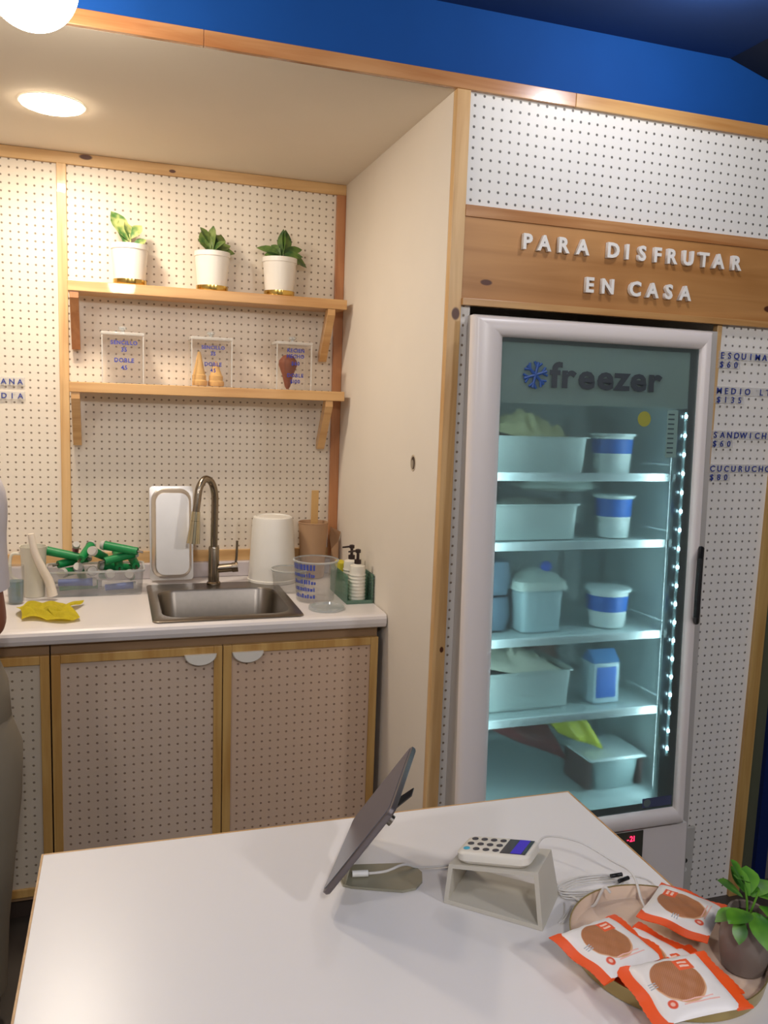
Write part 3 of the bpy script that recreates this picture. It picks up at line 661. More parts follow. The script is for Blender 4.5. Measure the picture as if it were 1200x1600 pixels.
# bottom of the freezer
def slab_bag(name, label, x0, x1, z0, z1, m, seed, y=.26):
    bm = bmesh.new(); nx, nz = 16, 8; rows = []
    for s_ in (-1, 1):
        R_ = []
        for i in range(nx):
            for j in range(nz):
                u, v = i/(nx-1), j/(nz-1)
                th = .035*math.sin(PI*min(max(u, .02), .98))**.4*math.sin(PI*min(max(v, .03), .97))**.4
                X = x0+(x1-x0)*u+(.08*(1-v)*(1 if True else 0)); Z = z0[0]+(z0[1]-z0[0])*u+((z1[0]+(z1[1]-z1[0])*u)-(z0[0]+(z0[1]-z0[0])*u))*v
                R_.append(bm.verts.new((X, s_*th+.01*math.sin(9*u+seed), Z)))
        rows.append(R_)
        for i in range(nx-1):
            for j in range(nz-1): bm.faces.new((R_[i*nz+j], R_[(i+1)*nz+j], R_[(i+1)*nz+j+1], R_[i*nz+j+1]))
    bmesh.ops.remove_doubles(bm, verts=bm.verts, dist=.002)
    o = obj(name, bm, m, None, True); o.location = FW(0, y, 0); o.rotation_euler = (FA, 0, 0); tag(o, label, 'bag'); return o
slab_bag('red_bag', 'dark red frozen bag slumped at the bottom of the freezer', .17, .46, (.60, .47), (.665, .60), plain('bag_dark_red', (112, 44, 44), .5, var=.25), 1, .30)
slab_bag('yellow_bag', 'yellow green frozen bag leaning at the bottom of the freezer', .40, .55, (.58, .52), (.665, .64), plain('bag_yellow', (196, 200, 50), .5, var=.12), 2, .24)
t = fthing('storage_container', 'grey container with pale lid and dark sides on the freezer floor', 'container', .645, .25, .411)
bm = bmesh.new(); loft(bm, [off(rrect(.15, .13, .02, 3), 0, 0, 0), off(rrect(.17, .15, .02, 3), 0, 0, .095)]); obj('container_body', bm, plain('container_greygreen', (150, 172, 172), .4), t, True)
bm = bmesh.new(); box(bm, -.098, -.0865, -.07, .07, .005, .095); box(bm, .0865, .098, -.07, .07, .005, .095); obj('side_handle', bm, plain('container_brown', (92, 70, 66), .5), t)
bm = bmesh.new(); box(bm, -.10, .10, -.085, .085, .096, .106, bev=.003); obj('lid', bm, lidm, t)

# electrical fitting low on the right pegboard
t = thing('electrical_box', 'plain pale box with two small knobs low beside the freezer', 'electrical box', (.868, -.002, .03))
obj('cover', B(0, .055, -.012, -.0005, 0, .235, bev=.002), plain('box_cover', (196, 192, 184), .5), t)
for z, m_ in ((.128, gasket), (.098, white_pl)):
    bm = bmesh.new(); cyl(bm, (.022, -.0125, z), (.022, -.018, z), .008, 14); obj('knob', bm, m_, t, True)

# ================================================================== OBJECTS ON THE NICHE COUNTER
ZC = .9004
t = thing('bucket', 'white plastic bucket standing upside down beside the sink', 'bucket', (-.228, .925, ZC))
bm = bmesh.new(); lathe(bm, [(.086, 0), (.089, .002), (.089, .012), (.085, .014), (.083, .035), (.072, .225), (.069, .236), (.060, .240), (.058, .236)], n=44)
obj('bucket_body', bm, plain('bucket_white', (226, 222, 214), .4, var=.02), t, True)
t.location = (-.272, .908, ZC); t.scale = (1.02, 1.02, 1.0)
kraft = plain('kraft_paper', (176, 140, 106), .8, var=.08, scale=20)
t = thing('paper_cup', 'brown kraft paper cup holding a wooden stick in the corner', 'cup', (-.112, .95, ZC))
bm = bmesh.new(); lathe(bm, [(.041, 0), (.044, .002), (.055, .206), (.057, .208), (.055, .210), (.053, .206), (.042, .008)], n=30); obj('cup_body', bm, kraft, t, True)
o = obj('wooden_stick', B(-.0135, .0135, -.002, .002, 0, .315, bev=.001), plain('stick_wood', (206, 164, 104), .6)); o.location = (-.106, .965, ZC+.012); o.rotation_euler = (.03, .0, .0); tag(o, 'flat wooden stick standing in the brown paper cup', 'stick')
bm = bmesh.new()
vs = [bm.verts.new(v) for v in ((0, 0, .19), (.042, .004, .168), (.030, -.01, .135), (.002, -.012, .105), (-.004, -.004, .15), (.0, .004, 0.003), (.034, .004, 0.003), (.036, .006, .10))]
for f_ in ((0, 1, 2, 4), (4, 2, 3), (5, 6, 7, 2, 3)): bm.faces.new([vs[i] for i in f_])
res = bmesh.ops.solidify(bm, geom=bm.faces[:], thickness=.0015)
o = obj('folded_paper', bm, plain('kraft_light', (184, 146, 110), .8)); o.location = (-.044, .955, ZC); tag(o, 'folded brown paper piece standing against the corner post', 'paper')
cupm = clear('cup_plastic', tint=(248,248,248), haze=.07, gloss=.02, hazecol=(238,236,232))
def clearcup(x, y, r0, r1, h, label, name='plastic_cup', group=None):
    t = thing(name, label, 'cup', (x, y, ZC), group=group)
    bm = bmesh.new(); lathe(bm, [(r0, 0), (r0+.001, .002), (r1, h), (r1-.0015, h), (r0-.001, .004)], n=36); obj('cup_wall', bm, cupm, t, True)
    bm = bmesh.new(); lathe(bm, [(r1-.002, h-.004), (r1+.002, h-.005), (r1+.003, h-.001), (r1-.001, h+.001)], n=36, cap0=False, cap1=False); obj('rim', bm, clear('cup_rim', haze=.45, gloss=.15), t, True)
    return t
t = clearcup(-.183, .60, .062, .074, .138, 'large clear plastic cup with blue print near the sink')
bm = bmesh.new(); rnd = random.Random(4)
for k in range(5):
    z0 = .018+k*.0235; a = PI*1.02
    while a < PI*1.42:
        da = rnd.uniform(.05, .12); q = lambda z: .0625+(.0745-.0625)*z/.138+.0006
        z1 = z0+(.019 if k == 4 else rnd.uniform(.008, .015))
        L = [[(q(z)*math.cos(a+da*s_), q(z)*math.sin(a+da*s_), z) for z in (z0, z1)] for s_ in (0, .5, 1)]
        loft(bm, L, False, False, False); a += da+rnd.uniform(.02, .06)
obj('blue_print', bm, plain('cup_print_blue', (70, 84, 168), .5), t, recalc=False)
clearcup(-.242, .745, .052, .062, .078, 'small clear plastic cup behind the printed cup')
o = obj('plastic_lid', (lambda bm: (lathe(bm, [(.055, 0), (.058, .001), (.058, .008), (.050, .010), (.046, .004)], n=36), bm)[1])(bmesh.new()), clear('lid_plastic', haze=.3, gloss=.15), None, True); o.location = (-.175, .475, ZC); tag(o, 'flat clear plastic lid lying on the counter by the sink', 'lid')
# green basket with two soap dispensers
grn = clear('green_glass', tint=(180, 216, 200), haze=.35, gloss=.05, hazecol=(140, 176, 158))
t = thing('green_basket', 'green translucent caddy against the side wall at counter end', 'caddy', (-.052, .53, ZC))
w, d, h, q = .045, .10, .10, .003
bm = bmesh.new(); box(bm, -w, w, -d*.0-.015, -.012, 0, h*.0+.012); box(bm, -w, -w+q, -.012, d*2, 0, .095); box(bm, w-q, w, -.012, d*2, 0, .095); box(bm, -w, w, d*2, d*2+q, 0, .095); box(bm, -w+q, w-q, -.012, d*2, 0, .003)
obj('basket_walls', bm, grn, t)
bm = bmesh.new()
for k in range(9): box(bm, w+.0002, w+.0022, -.012, d*2, .012+k*.010, .016+k*.010)
obj('ribs', bm, plain('green_dark_rib', (70, 100, 84), .5), t)
ribm = plain('dispenser_white', (226, 220, 206), .4)
def dispenser(x, y, label):
    t = thing('soap_dispenser', label, 'soap dispenser', (x, y, ZC+.0035), group='white soap dispensers in the green caddy')
    pr_ = [(.022, 0), (.026, .002)]
    for k in range(8): pr_ += [(.0285, .008+k*.0115), (.0262, .0135+k*.0115)]
    pr_ += [(.0265, .104), (.025, .118), (.014, .122), (.012, .124)]
    bm = bmesh.new(); lathe(bm, pr_, n=32); obj('bottle', bm, ribm, t, True)
    bm = bmesh.new(); lathe(bm, [(.0115, .1245), (.0115, .138), (.005, .140), (.005, .160), (.009, .162), (.009, .172), (.004, .174)], n=18); cyl(bm, (0, 0, .168), (-.034, -.004, .166), .0036, 8, .003); obj('pump', bm, plain('pump_dark', (66, 54, 52), .35, .5), t, True)
dispenser(-.052, .553, 'ribbed white soap dispenser with dark pump, front one in caddy'); dispenser(-.050, .635, 'ribbed white soap dispenser with dark pump, behind the front one')
o = obj('sponge', B(-.014, .014, -.03, .03, 0, .105, bev=.004), plain('sponge_yellow', (200, 186, 50), .9, bump=.5)); o.location = (-.070, .697, ZC+.0035); tag(o, 'yellow sponge standing in the back of the green caddy', 'sponge')

# left part of the counter: bin of ice cream spades
binm = clear('bin_plastic', tint=(246,246,246), haze=.14, gloss=.02, hazecol=(215, 215, 215))
t = thing('plastic_bin', 'long clear plastic bin full of green handled spades', 'bin', (-.880, .835, ZC))
bm = bmesh.new(); w, d, h, q = .152, .075, .082, .002
def wallbox(bm, w, d, h, q, flare=.006):
    loft(bm, [off(rrect(2*w-2*flare, 2*d-2*flare, .012, 3), 0, 0, 0), off(rrect(2*w, 2*d, .014, 3), 0, 0, h), off(rrect(2*w-2*q, 2*d-2*q, .013, 3), 0, 0, h), off(rrect(2*w-2*flare-2*q, 2*d-2*flare-2*q, .011, 3), 0, 0, q)])
wallbox(bm, w, d, h, q); obj('bin_walls', bm, binm, t, True)
bm = bmesh.new(); loft(bm, [off(rrect(2*w+.008, 2*d+.008, .016, 3), 0, 0, h-.003), off(rrect(2*w+.010, 2*d+.010, .016, 3), 0, 0, h+.003), off(rrect(2*w-.002, 2*d-.002, .013, 3), 0, 0, h+.003), off(rrect(2*w-.002, 2*d-.002, .013, 3), 0, 0, h-.003)], False, False); obj('rim', bm, clear('bin_rim', haze=.4, gloss=.15), t, True)
green = plain('spade_green', (14, 132, 70), .45, var=.1); gcap = plain('spade_cap_grey', (186, 182, 176), .45); bluep = plain('spade_blue', (40, 84, 170), .45); redp = plain('spade_red', (176, 30, 70), .45)
def spade(p, az, el, m, label, L=.13, r=.0150):
    t = thing('ice_cream_spade', label, 'ice cream spade', (-.88+p[0], .835+p[1], ZC+p[2]), (0, -math.radians(el), math.radians(az)), group='ice cream spades in the plastic bin')
    bm = bmesh.new(); cyl(bm, (0, 0, 0), (-L, 0, 0), r, 14, r*.85); obj('grip', bm, m, t, True)
    bm = bmesh.new(); cyl(bm, (.0005, 0, 0), (.013, 0, 0), r*1.12, 14, r*.95); obj('end_cap', bm, gcap, t, True)
    bm = bmesh.new(); cyl(bm, (-L-.0005, 0, 0), (-L-.018, 0, 0), .004, 8); obj('shaft', bm, steel, t, True)
SP = []
SP.append(((-.135, -.01, .136), 172, 12, green, 'green handled spade lying across the bin, pointing far left', .12))
SP.append(((-.058, -.035, .122), 262, 35, green, 'green handled spade tilted up, left of the red one', .10))
SP.append(((-.018, -.03, .122), 250, 20, green, 'green handled spade with grey cap, just right of the red one', .11))
SP.append(((.005, -.045, .108), 275, 12, green, 'green handled spade with round grey cap facing front, bin centre', .11))
SP.append(((.02, .01, .135), 160, 8, green, 'green handled spade lying on top towards the back', .11))
SP.append(((.055, -.045, .112), 285, 14, green, 'green handled spade, right of the bin centre', .10))
SP.append(((.09, -.04, .116), 265, 18, green, 'green handled spade with grey cap, second from right', .09))
SP.append(((.115, .0, .128), 20, 10, green, 'green handled spade pointing right over the bin end', .10))
SP.append(((.07, .02, .148), 95, 25, green, 'green handled spade standing up highest at the right', .09))
SP.append(((-.03, .015, .138), 70, 18, green, 'green handled spade behind the centre caps', .09))
SP.append(((-.045, .0, .134), 275, 30, redp, 'red handled spade among the green ones', .08, .011))
SP.append(((-.015, -.05, .036), 0, 0, bluep, 'blue handled spade lying low in the bin at left', .105, .013))
SP.append(((.125, -.048, .026), 0, 3, bluep, 'blue handled spade lying low in the bin at right', .09, .012))
SP.append(((-.01, -.02, .064), 5, 2, green, 'green handled spade lying inside the bin under the others', .12))
SP.append(((-.09, .02, .112), 30, 6, green, 'green handled spade at the back left of the pile', .10))
SP.append(((.10, .035, .118), 100, 12, green, 'green handled spade at the back right of the pile', .09))
SP.append(((-.075, -.02, .098), 240, 4, green, 'green handled spade lying in the front left of the pile', .08))
SP.append(((.045, .03, .120), 200, 10, green, 'green handled spade at the back of the pile centre', .10))
def seg(q):
    p_, az_, el = Vector(q[0]), math.radians(q[1]), math.radians(q[2]); L = q[5] if len(q) > 5 else .13
    d_ = Vector((math.cos(el)*math.cos(az_), math.cos(el)*math.sin(az_), math.sin(el)))
    return p_+d_*.013, p_-d_*(L+.018)
def closest(a, b, c_, d_):
    best = None
    for i in range(13):
        p_ = a.lerp(b, i/12); e = d_-c_; t_ = max(0, min(1, (p_-c_).dot(e)/e.dot(e))); q_ = c_+e*t_
        if best is None or (p_-q_).length < best[0]: best = ((p_-q_).length, p_-q_)
    return best
SP = [list(q) for q in SP]
for it in range(160):
    for i in range(len(SP)):
        for j in range(i):
            dd, v = closest(*seg(SP[i]), *seg(SP[j])); need = .0315
            if dd < need:
                v = v if v.length > 1e-5 else Vector((0, 0, 1)); n_ = Vector((v.x, v.y, v.z*1.5)).normalized()*(need-dd)*.5
                SP[i][0] = tuple(Vector(SP[i][0])+n_); SP[j][0] = tuple(Vector(SP[j][0])-n_)
    for q in SP:
        a, b = seg(q); m_ = min(a.z, b.z); p_ = Vector(q[0])
        if m_ < .020: p_.z += .020-m_
        inside = lambda z: z < .10
        for e in (a, b):
            if inside(e.z):
                p_.x += max(0, -.132-e.x)-max(0, e.x-.132); p_.y += max(0, -.055-e.y)-max(0, e.y-.055)
        q[0] = (max(-.15, min(.15, p_.x)), max(-.075, min(.06, p_.y)), min(p_.z, .158))
for q in SP: spade(*q)
# jug, glass, scraper, cloth
t = thing('measuring_jug', 'cloudy cream plastic jug behind the clear glass', 'jug', (-1.068, .80, ZC))
bm = bmesh.new(); lathe(bm, [(.030, 0), (.032, .002), (.040, .158), (.042, .165), (.039, .165), (.030, .006)], n=30); obj('jug_body', bm, plain('jug_cream', (214, 208, 190), .45), t, True)
bm = bmesh.new(); tube(bm, [(-.038, 0, .14), (-.066, 0, .135), (-.068, 0, .07), (-.036, 0, .05)], .005, 8); obj('handle', bm, plain('jug_cream', (214, 208, 190), .45), t, True)
t = thing('glass_of_water', 'clear glass half full of bluish water at the left edge', 'glass', (-1.113, .71, ZC))
bm = bmesh.new(); lathe(bm, [(.022, 0), (.024, .002), (.026, .12), (.0245, .12), (.021, .005)], n=28); obj('glass_body', bm, cupm, t, True)
bm = bmesh.new(); lathe(bm, [(.0205, .006), (.0232, .072)], n=28); obj('water', bm, clear('blue_water', tint=(160, 196, 205), haze=.35, gloss=.1, hazecol=(130, 165, 178)), t, True)
bm = bmesh.new(); tube(bm, [(-1.0675, .72, 1.118), (-1.056, .722, 1.055), (-1.036, .728, 1.003), (-1.018, .735, .96), (-1.008, .735, .914)], lambda t: .010+.006*t, 10)
o = obj('plastic_scraper', bm, plain('scraper_white', (228, 216, 200), .4), None, True); tag(o, 'curved white plastic scraper standing between the cream jug and the bin', 'scraper')
# cloth
bm = bmesh.new(); nx, ny = 40, 26; V = []
for i in range(nx):
    for j in range(ny):
        u, v = i/(nx-1), j/(ny-1)
        x = -1.088+.160*u+.012*math.sin(7*v+1)-(.02*v if u > .6 else 0)*(1 if v < .5 else -.2); y = .475+.185*v+.018*math.sin(6*u+.5)-.02*u*(1-v)
        z = .004+.011*abs(math.sin(9*u+4*v))*math.sin(PI*v)**.5+.008*abs(math.sin(5*v-7*u))+(.018*math.exp(-((u-.12)**2+(v-.2)**2)/.012))
        V.append(bm.verts.new((x, y, z)))
for i in range(nx-1):
    for j in range(ny-1): bm.faces.new((V[i*ny+j], V[(i+1)*ny+j], V[(i+1)*ny+j+1], V[i*ny+j+1]))
res = bmesh.ops.solidify(bm, geom=bm.faces[:], thickness=.0025)
o = obj('cleaning_cloth', bm, plain('cloth_yellow', (222, 206, 52), .95, var=.14, scale=120, bump=.6), None, True); o.location = (0, 0, ZC+.002); tag(o, 'crumpled yellow cleaning cloth on the white countertop', 'cloth')

# ================================================================== TABLE IN FRONT
az = math.radians(-.83)
tb = thing('counter_table', 'white topped service table with thin wooden edge in the foreground', 'table', (-.925, -.8228, 0), (0, 0, az))
TW, TD = .8586, .85
obj('tabletop', B(.003, TW-.003, -TD+.003, -.003, .868, .900), white_lam, tb)
for a in ((0, .0028, -TD, 0), (TW-.0028, TW, -TD, 0), (.003, TW-.003, -.0028, 0), (.003, TW-.003, -TD, -TD+.0028)):
    obj('edge_band', B(a[0], a[1], a[2], a[3], .868, .9002), wood_edge, tb)
obj('table_base', B(.04, TW-.04, -TD+.05, -.04, .002, .8675), plain('table_base_white', (200, 196, 190), .5), tb)
ZT = .9005
# tablet on its stand
A_ = Vector((-.569, -1.061, .925)); B_ = Vector((-.473, -.881, .925)); D_ = Vector((-.499, -1.098, 1.044))
ex = (B_-A_); Lx = ex.length; ex.normalize(); ey = (D_-A_); Ly = ey.length*1.11; ey = (ey-ex*ey.dot(ex)).normalized(); ez = ex.cross(ey)
if ez.z < 0: ez = -ez
R3 = Matrix((ex, ey, ez)).transposed(); CEN = (A_+B_)/2+ey*Ly/2
tt = thing('tablet', 'grey tablet seen edge on, propped on the metal stand', 'tablet', CEN)
tt.rotation_euler = R3.to_euler()
if R3.determinant() < 0:
    R3 = Matrix((-ex, ey, ez)).transposed(); tt.rotation_euler = R3.to_euler()
bm = bmesh.new(); S0 = rrect(Lx, Ly, .012, 4); S1 = rrect(Lx-.004, Ly-.004, .011, 4)
loft(bm, [off(S1, 0, 0, -.0085), off(S0, 0, 0, -.006), off(S0, 0, 0, -.001), off(S1, 0, 0, 0)]); obj('case', bm, plain('tablet_metal', (112, 104, 104), .35, .7), tt, True)
bm = bmesh.new(); S2 = rrect(Lx-.008, Ly-.008, .009, 4); loft(bm, [off(S2, 0, 0, .0002), off(S2, 0, 0, .0008)]); obj('screen', bm, plain('tablet_screen', (88, 92, 106), .22, var=.02, spec=.8), tt)
# stand
st = thing('tablet_stand', 'greenish grey bent metal tablet stand on the white table', 'stand', (-.47, -1.0, ZT))
stm = plain('stand_grey', (158, 154, 134), .38, .4)
angs = math.atan2(-.045, .10)
bm = bmesh.new(); L = [(x, y) for x, y in [(-.055, .028), (-.04, .034), (.045, .017), (.058, .005), (.062, -.012), (.055, -.032), (.04, -.046), (.02, -.047), (-.045, -.020), (-.055, -.012)]]
loft(bm, [[(x, y, 0) for x, y in L], [(x, y, .0035) for x, y in L]]); obj('base_plate', bm, stm, st)
nback = -ez
a0 = Vector((-.53, -1.0, .905))-Vector((-.47, -1.0, ZT)); 
def tb_pt(u, v, w_): return CEN+ex*u+ey*v+ez*w_-Vector((-.47, -1.0, ZT))
P0 = Vector((-.052, .028, .0036)); P1 = Vector((-.052, -.012, .0036))
bm = bmesh.new(); q0 = tb_pt(.03, -.045, -.0105); q1 = tb_pt(-.03, -.045, -.0105); h0 = tb_pt(.03, .03, -.0105); h1 = tb_pt(-.03, .03, -.0105)
for qa in ([P0, P1, q1, q0], [q0, q1, h1, h0]):
    nn = (qa[1]-qa[0]).cross(qa[2]-qa[1]).normalized()*.0015
    if nn.dot(ez) > 0: nn = -nn
    loft(bm, [[v for v in qa], [v+nn for v in qa]])
obj('support_plate', bm, stm, st)
k0, k1 = tb_pt(.02, .01, -.012), tb_pt(-.02, .01, -.012); e0, e1_ = tb_pt(.012, .066, -.026), tb_pt(-.012, .066, -.026)
bm = bmesh.new(); nn = (k1-k0).cross(e1_-k1).normalized()*.0015; loft(bm, [[k0, k1, e1_, e0], [v-nn for v in (k0, k1, e1_, e0)]]); obj('clamp_plate', bm, plain('clamp_dark', (74, 70, 66), .4, .5), st)
c0_, c1_ = tb_pt(.0, .012, -.011), tb_pt(0, .012, -.03)
bm = bmesh.new(); cyl(bm, c0_, c1_, .008, 14); obj('clamp_screw', bm, steel, st, True)
wcab = plain('cable_white', (214, 210, 204), .45)
# card reader stand
e1 = Vector((.7449, -.6672, 0)); e2 = Vector((.6672, .7449, 0)); zz = Vector((0, 0, 1)); OB = Vector((-.4035, -1.0826, ZT))
Q = lambda a, d_, h_: e1*a+e2*d_+zz*h_
rs = thing('card_reader_stand', 'hollow off white plastic block holding up the card reader', 'stand', OB)
of = [Q(0, 0, 0), Q(.135, 0, 0), Q(.124, .002, .077), Q(.004, .002, .056)]; ob_ = [Q(0, .091, 0), Q(.1365, .091, 0), Q(.123, .086, .0655), Q(.006, .075, .048)]
def inset(P_, k=.006):
    c_ = sum(P_, Vector())/4; out = []
    for i in range(4):
        a = (P_[(i+1) % 4]-P_[i]).normalized(); b = (P_[(i-1) % 4]-P_[i]).normalized(); out.append(P_[i]+(a+b)*k)
    return out
bm = bmesh.new(); fi, bi = inset(of), inset(ob_)
rows = [[bm.verts.new(v) for v in L] for L in (of, ob_, bi, fi)]
for k in range(4):
    a, b = rows[k], rows[(k+1) % 4]
    for i in range(4): bm.faces.new((a[i], a[(i+1) % 4], b[(i+1) % 4], b[i]))
putty = plain('putty_plastic', (196, 190, 176), .5, var=.02)
obj('block', bm, putty, rs, True)
# reader on the top face
TL, TR, BR_ = OB+of[3], OB+of[2], OB+ob_[2]
rx = (TR-TL).normalized(); rn = rx.cross(BR_-TR).normalized(); rn = rn if rn.z > 0 else -rn; ry = rn.cross(rx)
cr = thing('card_reader', 'white card reader with keypad and purple screen on the block', 'card reader', TL+rx*.060+ry*.033+rn*.0012)
cr.rotation_euler = Matrix((rx, ry, rn)).transposed().to_euler()
rw, rh = .100, .068
bm = bmesh.new(); loft(bm, [off(rrect(rw-.010, rh-.010, .012, 5), 0, 0, 0), off(rrect(rw, rh, .014, 5), 0, 0, .005), off(rrect(rw, rh, .014, 5), 0, 0, .013), off(rrect(rw-.004, rh-.004, .013, 5), 0, 0, .0155), off(rrect(rw-.012, rh-.012, .010, 5), 0, 0, .0165)]); obj('reader_body', bm, plain('reader_white', (222, 216, 202), .4, var=.02), cr, True)
obj('screen', B(.010, .044, -.026, .026, .0166, .0172), plain('reader_screen_dark', (40, 34, 36), .2), cr)
obj('screen_display', B(.024, .0385, -.0255, .0255, .0173, .0175), emit('reader_purple', (84, 70, 190), .55), cr)
for i in range(4):
    for j in range(3):
        bm = bmesh.new(); x, y = -.038+i*.0135, -.019+j*.0185
        lathe(bm, [(.0044, .0167), (.0044, .0176), (.0036, .0180)], (x, y, 0), n=14)
        obj('key', bm, plain('key_cyan', (60, 168, 196), .4) if (i == 0 and j == 0) else plain('key_dark', (62, 60, 66), .5), cr, True, label='cyan key' if (i == 0 and j == 0) else None)
# cables
def cable(pts, r, name, label, m=wcab):
    bm = bmesh.new(); tube(bm, pts, r, 8, 8); o = obj(name, bm, m, None, True); return tag(o, label, 'cable')
t = thing('charging_cable', 'white charging cable with plug lying on the tablet stand base', 'cable', (0, 0, 0))
bm = bmesh.new(); tube(bm, [(-.485, -1.003, ZT+.008), (-.46, -1.004, ZT+.008), (-.43, -.998, ZT+.010), (-.405, -1.0, ZT+.003), (-.36, -1.004, ZT+.003), (-.33, -.995, ZT+.003), (-.25, -1.02, ZT+.003), (-.235, -1.09, ZT+.003)], .0019, 8, 8); obj('cord', bm, wcab, t, True)
bm = bmesh.new(); cyl(bm, (-.508, -.999, ZT+.0085), (-.486, -1.003, ZT+.0085), .0045, 12); obj('plug', bm, white_pl, t, True)
cable([(-.270, -1.086, .962), (-.24, -1.062, .962), (-.19, -1.068, .950), (-.155, -1.10, .934), (-.142, -1.13, .930), (-.150, -1.165, .914), (-.155, -1.19, .909)], .0017, 'reader_cable', 'thin white cable arching from the card reader to the tray')
cable([(-.235, -1.10, ZT+.003), (-.225, -1.13, ZT+.0035), (-.215, -1.15, ZT+.006), (-.205, -1.157, .935), (-.200, -1.165, .932)], .0018, 'tray_cable', 'short white cable running onto the tray rim')
t = thing('cable_bundle', 'coiled bundle of thin white wires with black tie behind the tray', 'cable', (-.19, -1.105, ZT))
for k in range(4):
    bm = bmesh.new(); L = [(.050*math.cos(a+.2*k)+.004*math.sin(3*a+k), .017*math.sin(a+.2*k)+.006*(k-2.5)*.4, .0015+.0022*k) for a in [2*PI*i/14 for i in range(14)]]
    L.append(L[0]); tube(bm, L, .0011, 6, 3); obj('wire_loop', bm, wcab, t, True)
for k in range(2):
    bm = bmesh.new(); cyl(bm, (.034-.004*k, -.016+.014*k, .015), (.052-.004*k, -.006+.010*k-.006, .015), .0028, 10); obj('black_tie', bm, black, t, True)
t2 = thing('cable_loop', 'thin pale wire loop lying right of the coiled bundle', 'cable', (-.125, -1.118, ZT))
bm = bmesh.new(); L = [(.028*math.cos(a), .024*math.sin(a), .0015) for a in [2*PI*i/14 for i in range(15)]]; tube(bm, L, .0009, 6, 3); obj('wire', bm, wcab, t2, True)
bm = bmesh.new(); cable([(-.245, -1.128, ZT+.002), (-.258, -1.150, ZT+.002), (-.275, -1.165, ZT+.002), (-.262, -1.16, ZT+.0045), (-.24, -1.138, ZT+.003)], .001, 'loose_wire', 'thin loose white wire beside the card reader block'); bm.free()

# tray
TC = Vector((-.178, -1.254, ZT))
tr = thing('round_tray', 'round beige tray with brass coloured rim holding waffle packets', 'tray', TC)
bm = bmesh.new(); lathe(bm, [(.110, 0), (.1135, .0015), (.117, .020), (.117, .0215), (.1155, .0215), (.1125, .004)], n=72, cap1=False); obj('rim', bm, plain('tray_rim', (176, 158, 104), .28, .75, var=.04), tr, True)
bm = bmesh.new(); lathe(bm, [(.1153, .0205), (.1122, .0045), (.1117, .0040), (.1, .0040)], n=72, cap0=False); obj('tray_floor', bm, plain('tray_inside', (222, 196, 172), .22, var=.03, coat=.5), tr, True)
# packets
def packet_mat():
    m, t, b = nt('packet_print')
    tc = t.nodes.new('ShaderNodeTexCoord'); s_ = t.nodes.new('ShaderNodeSeparateXYZ'); t.links.new(tc.outputs['Object'], s_.inputs[0])
    X, Y, Z = s_.outputs
    def disc(cx, cy, r):
        a = math_node(t, 'SUBTRACT', X, cx); c_ = math_node(t, 'SUBTRACT', Y, cy)
        d_ = math_node(t, 'SQRT', math_node(t, 'ADD', math_node(t, 'MULTIPLY', a, a), math_node(t, 'MULTIPLY', c_, c_)))
        return smooth(t, d_, r+.0008, r-.0008)
    def rect(x0, x1, y0, y1):
        a = math_node(t, 'MULTIPLY', math_node(t, 'GREATER_THAN', X, x0), math_node(t, 'LESS_THAN', X, x1))
        c_ = math_node(t, 'MULTIPLY', math_node(t, 'GREATER_THAN', Y, y0), math_node(t, 'LESS_THAN', Y, y1)); return math_node(t, 'MULTIPLY', a, c_)
    top = math_node(t, 'GREATER_THAN', Z, 0.0)
    def mixc(base, col, f):
        mx = t.nodes.new('ShaderNodeMix'); mx.data_type = 'RGBA'
        if isinstance(base, tuple): mx.inputs[6].default_value = base
        else: t.links.new(base, mx.inputs[6])
        if isinstance(col, tuple): mx.inputs[7].default_value = col
        else: t.links.new(col, mx.inputs[7])
        t.links.new(math_node(t, 'MULTIPLY', f, top), mx.inputs[0]); return mx.outputs[2]
    gx = math_node(t, 'ABSOLUTE', math_node(t, 'SINE', math_node(t, 'MULTIPLY', math_node(t, 'ADD', X, Y), 1100)))
    gy = math_node(t, 'ABSOLUTE', math_node(t, 'SINE', math_node(t, 'MULTIPLY', math_node(t, 'SUBTRACT', X, Y), 1100)))
    g_ = math_node(t, 'MULTIPLY', gx, gy)
    wm = t.nodes.new('ShaderNodeMix'); wm.data_type = 'RGBA'; wm.inputs[6].default_value = srgb(168, 104, 62); wm.inputs[7].default_value = srgb(190, 128, 82); t.links.new(g_, wm.inputs[0])
    c_ = mixc(srgb(236, 230, 224), srgb(220, 168, 124), disc(-.006, .001, .0300)); c_ = mixc(c_, wm.outputs[2], disc(-.006, .0025, .0290))
    c_ = mixc(c_, srgb(240, 96, 44), rect(.004, .024, .013, .029)); 
    for q_ in range(2): c_ = mixc(c_, srgb(252, 206, 184), rect(.008, .020, .0170+q_*.0055, .0200+q_*.0055))
    c_ = mixc(c_, srgb(226, 84, 50), disc(-.030, -.026, .0055)); c_ = mixc(c_, srgb(246, 190, 170), disc(-.030, -.026, .0025))
    for q_ in range(2): c_ = mixc(c_, srgb(240, 186, 172), rect(-.018, .026-.006*q_, -.030+q_*.004, -.0285+q_*.004))
    for q_ in range(3): c_ = mixc(c_, srgb(176, 180, 186), rect(-.041, -.032, -.002+q_*.003, -.0005+q_*.003))
    t.links.new(c_, b.inputs['Base Color']); b.inputs['Roughness'].default_value = .4; return m
pkm = packet_mat(); orange = plain('packet_orange', (242, 88, 26), .42, var=.05, bump=.2, scale=90)
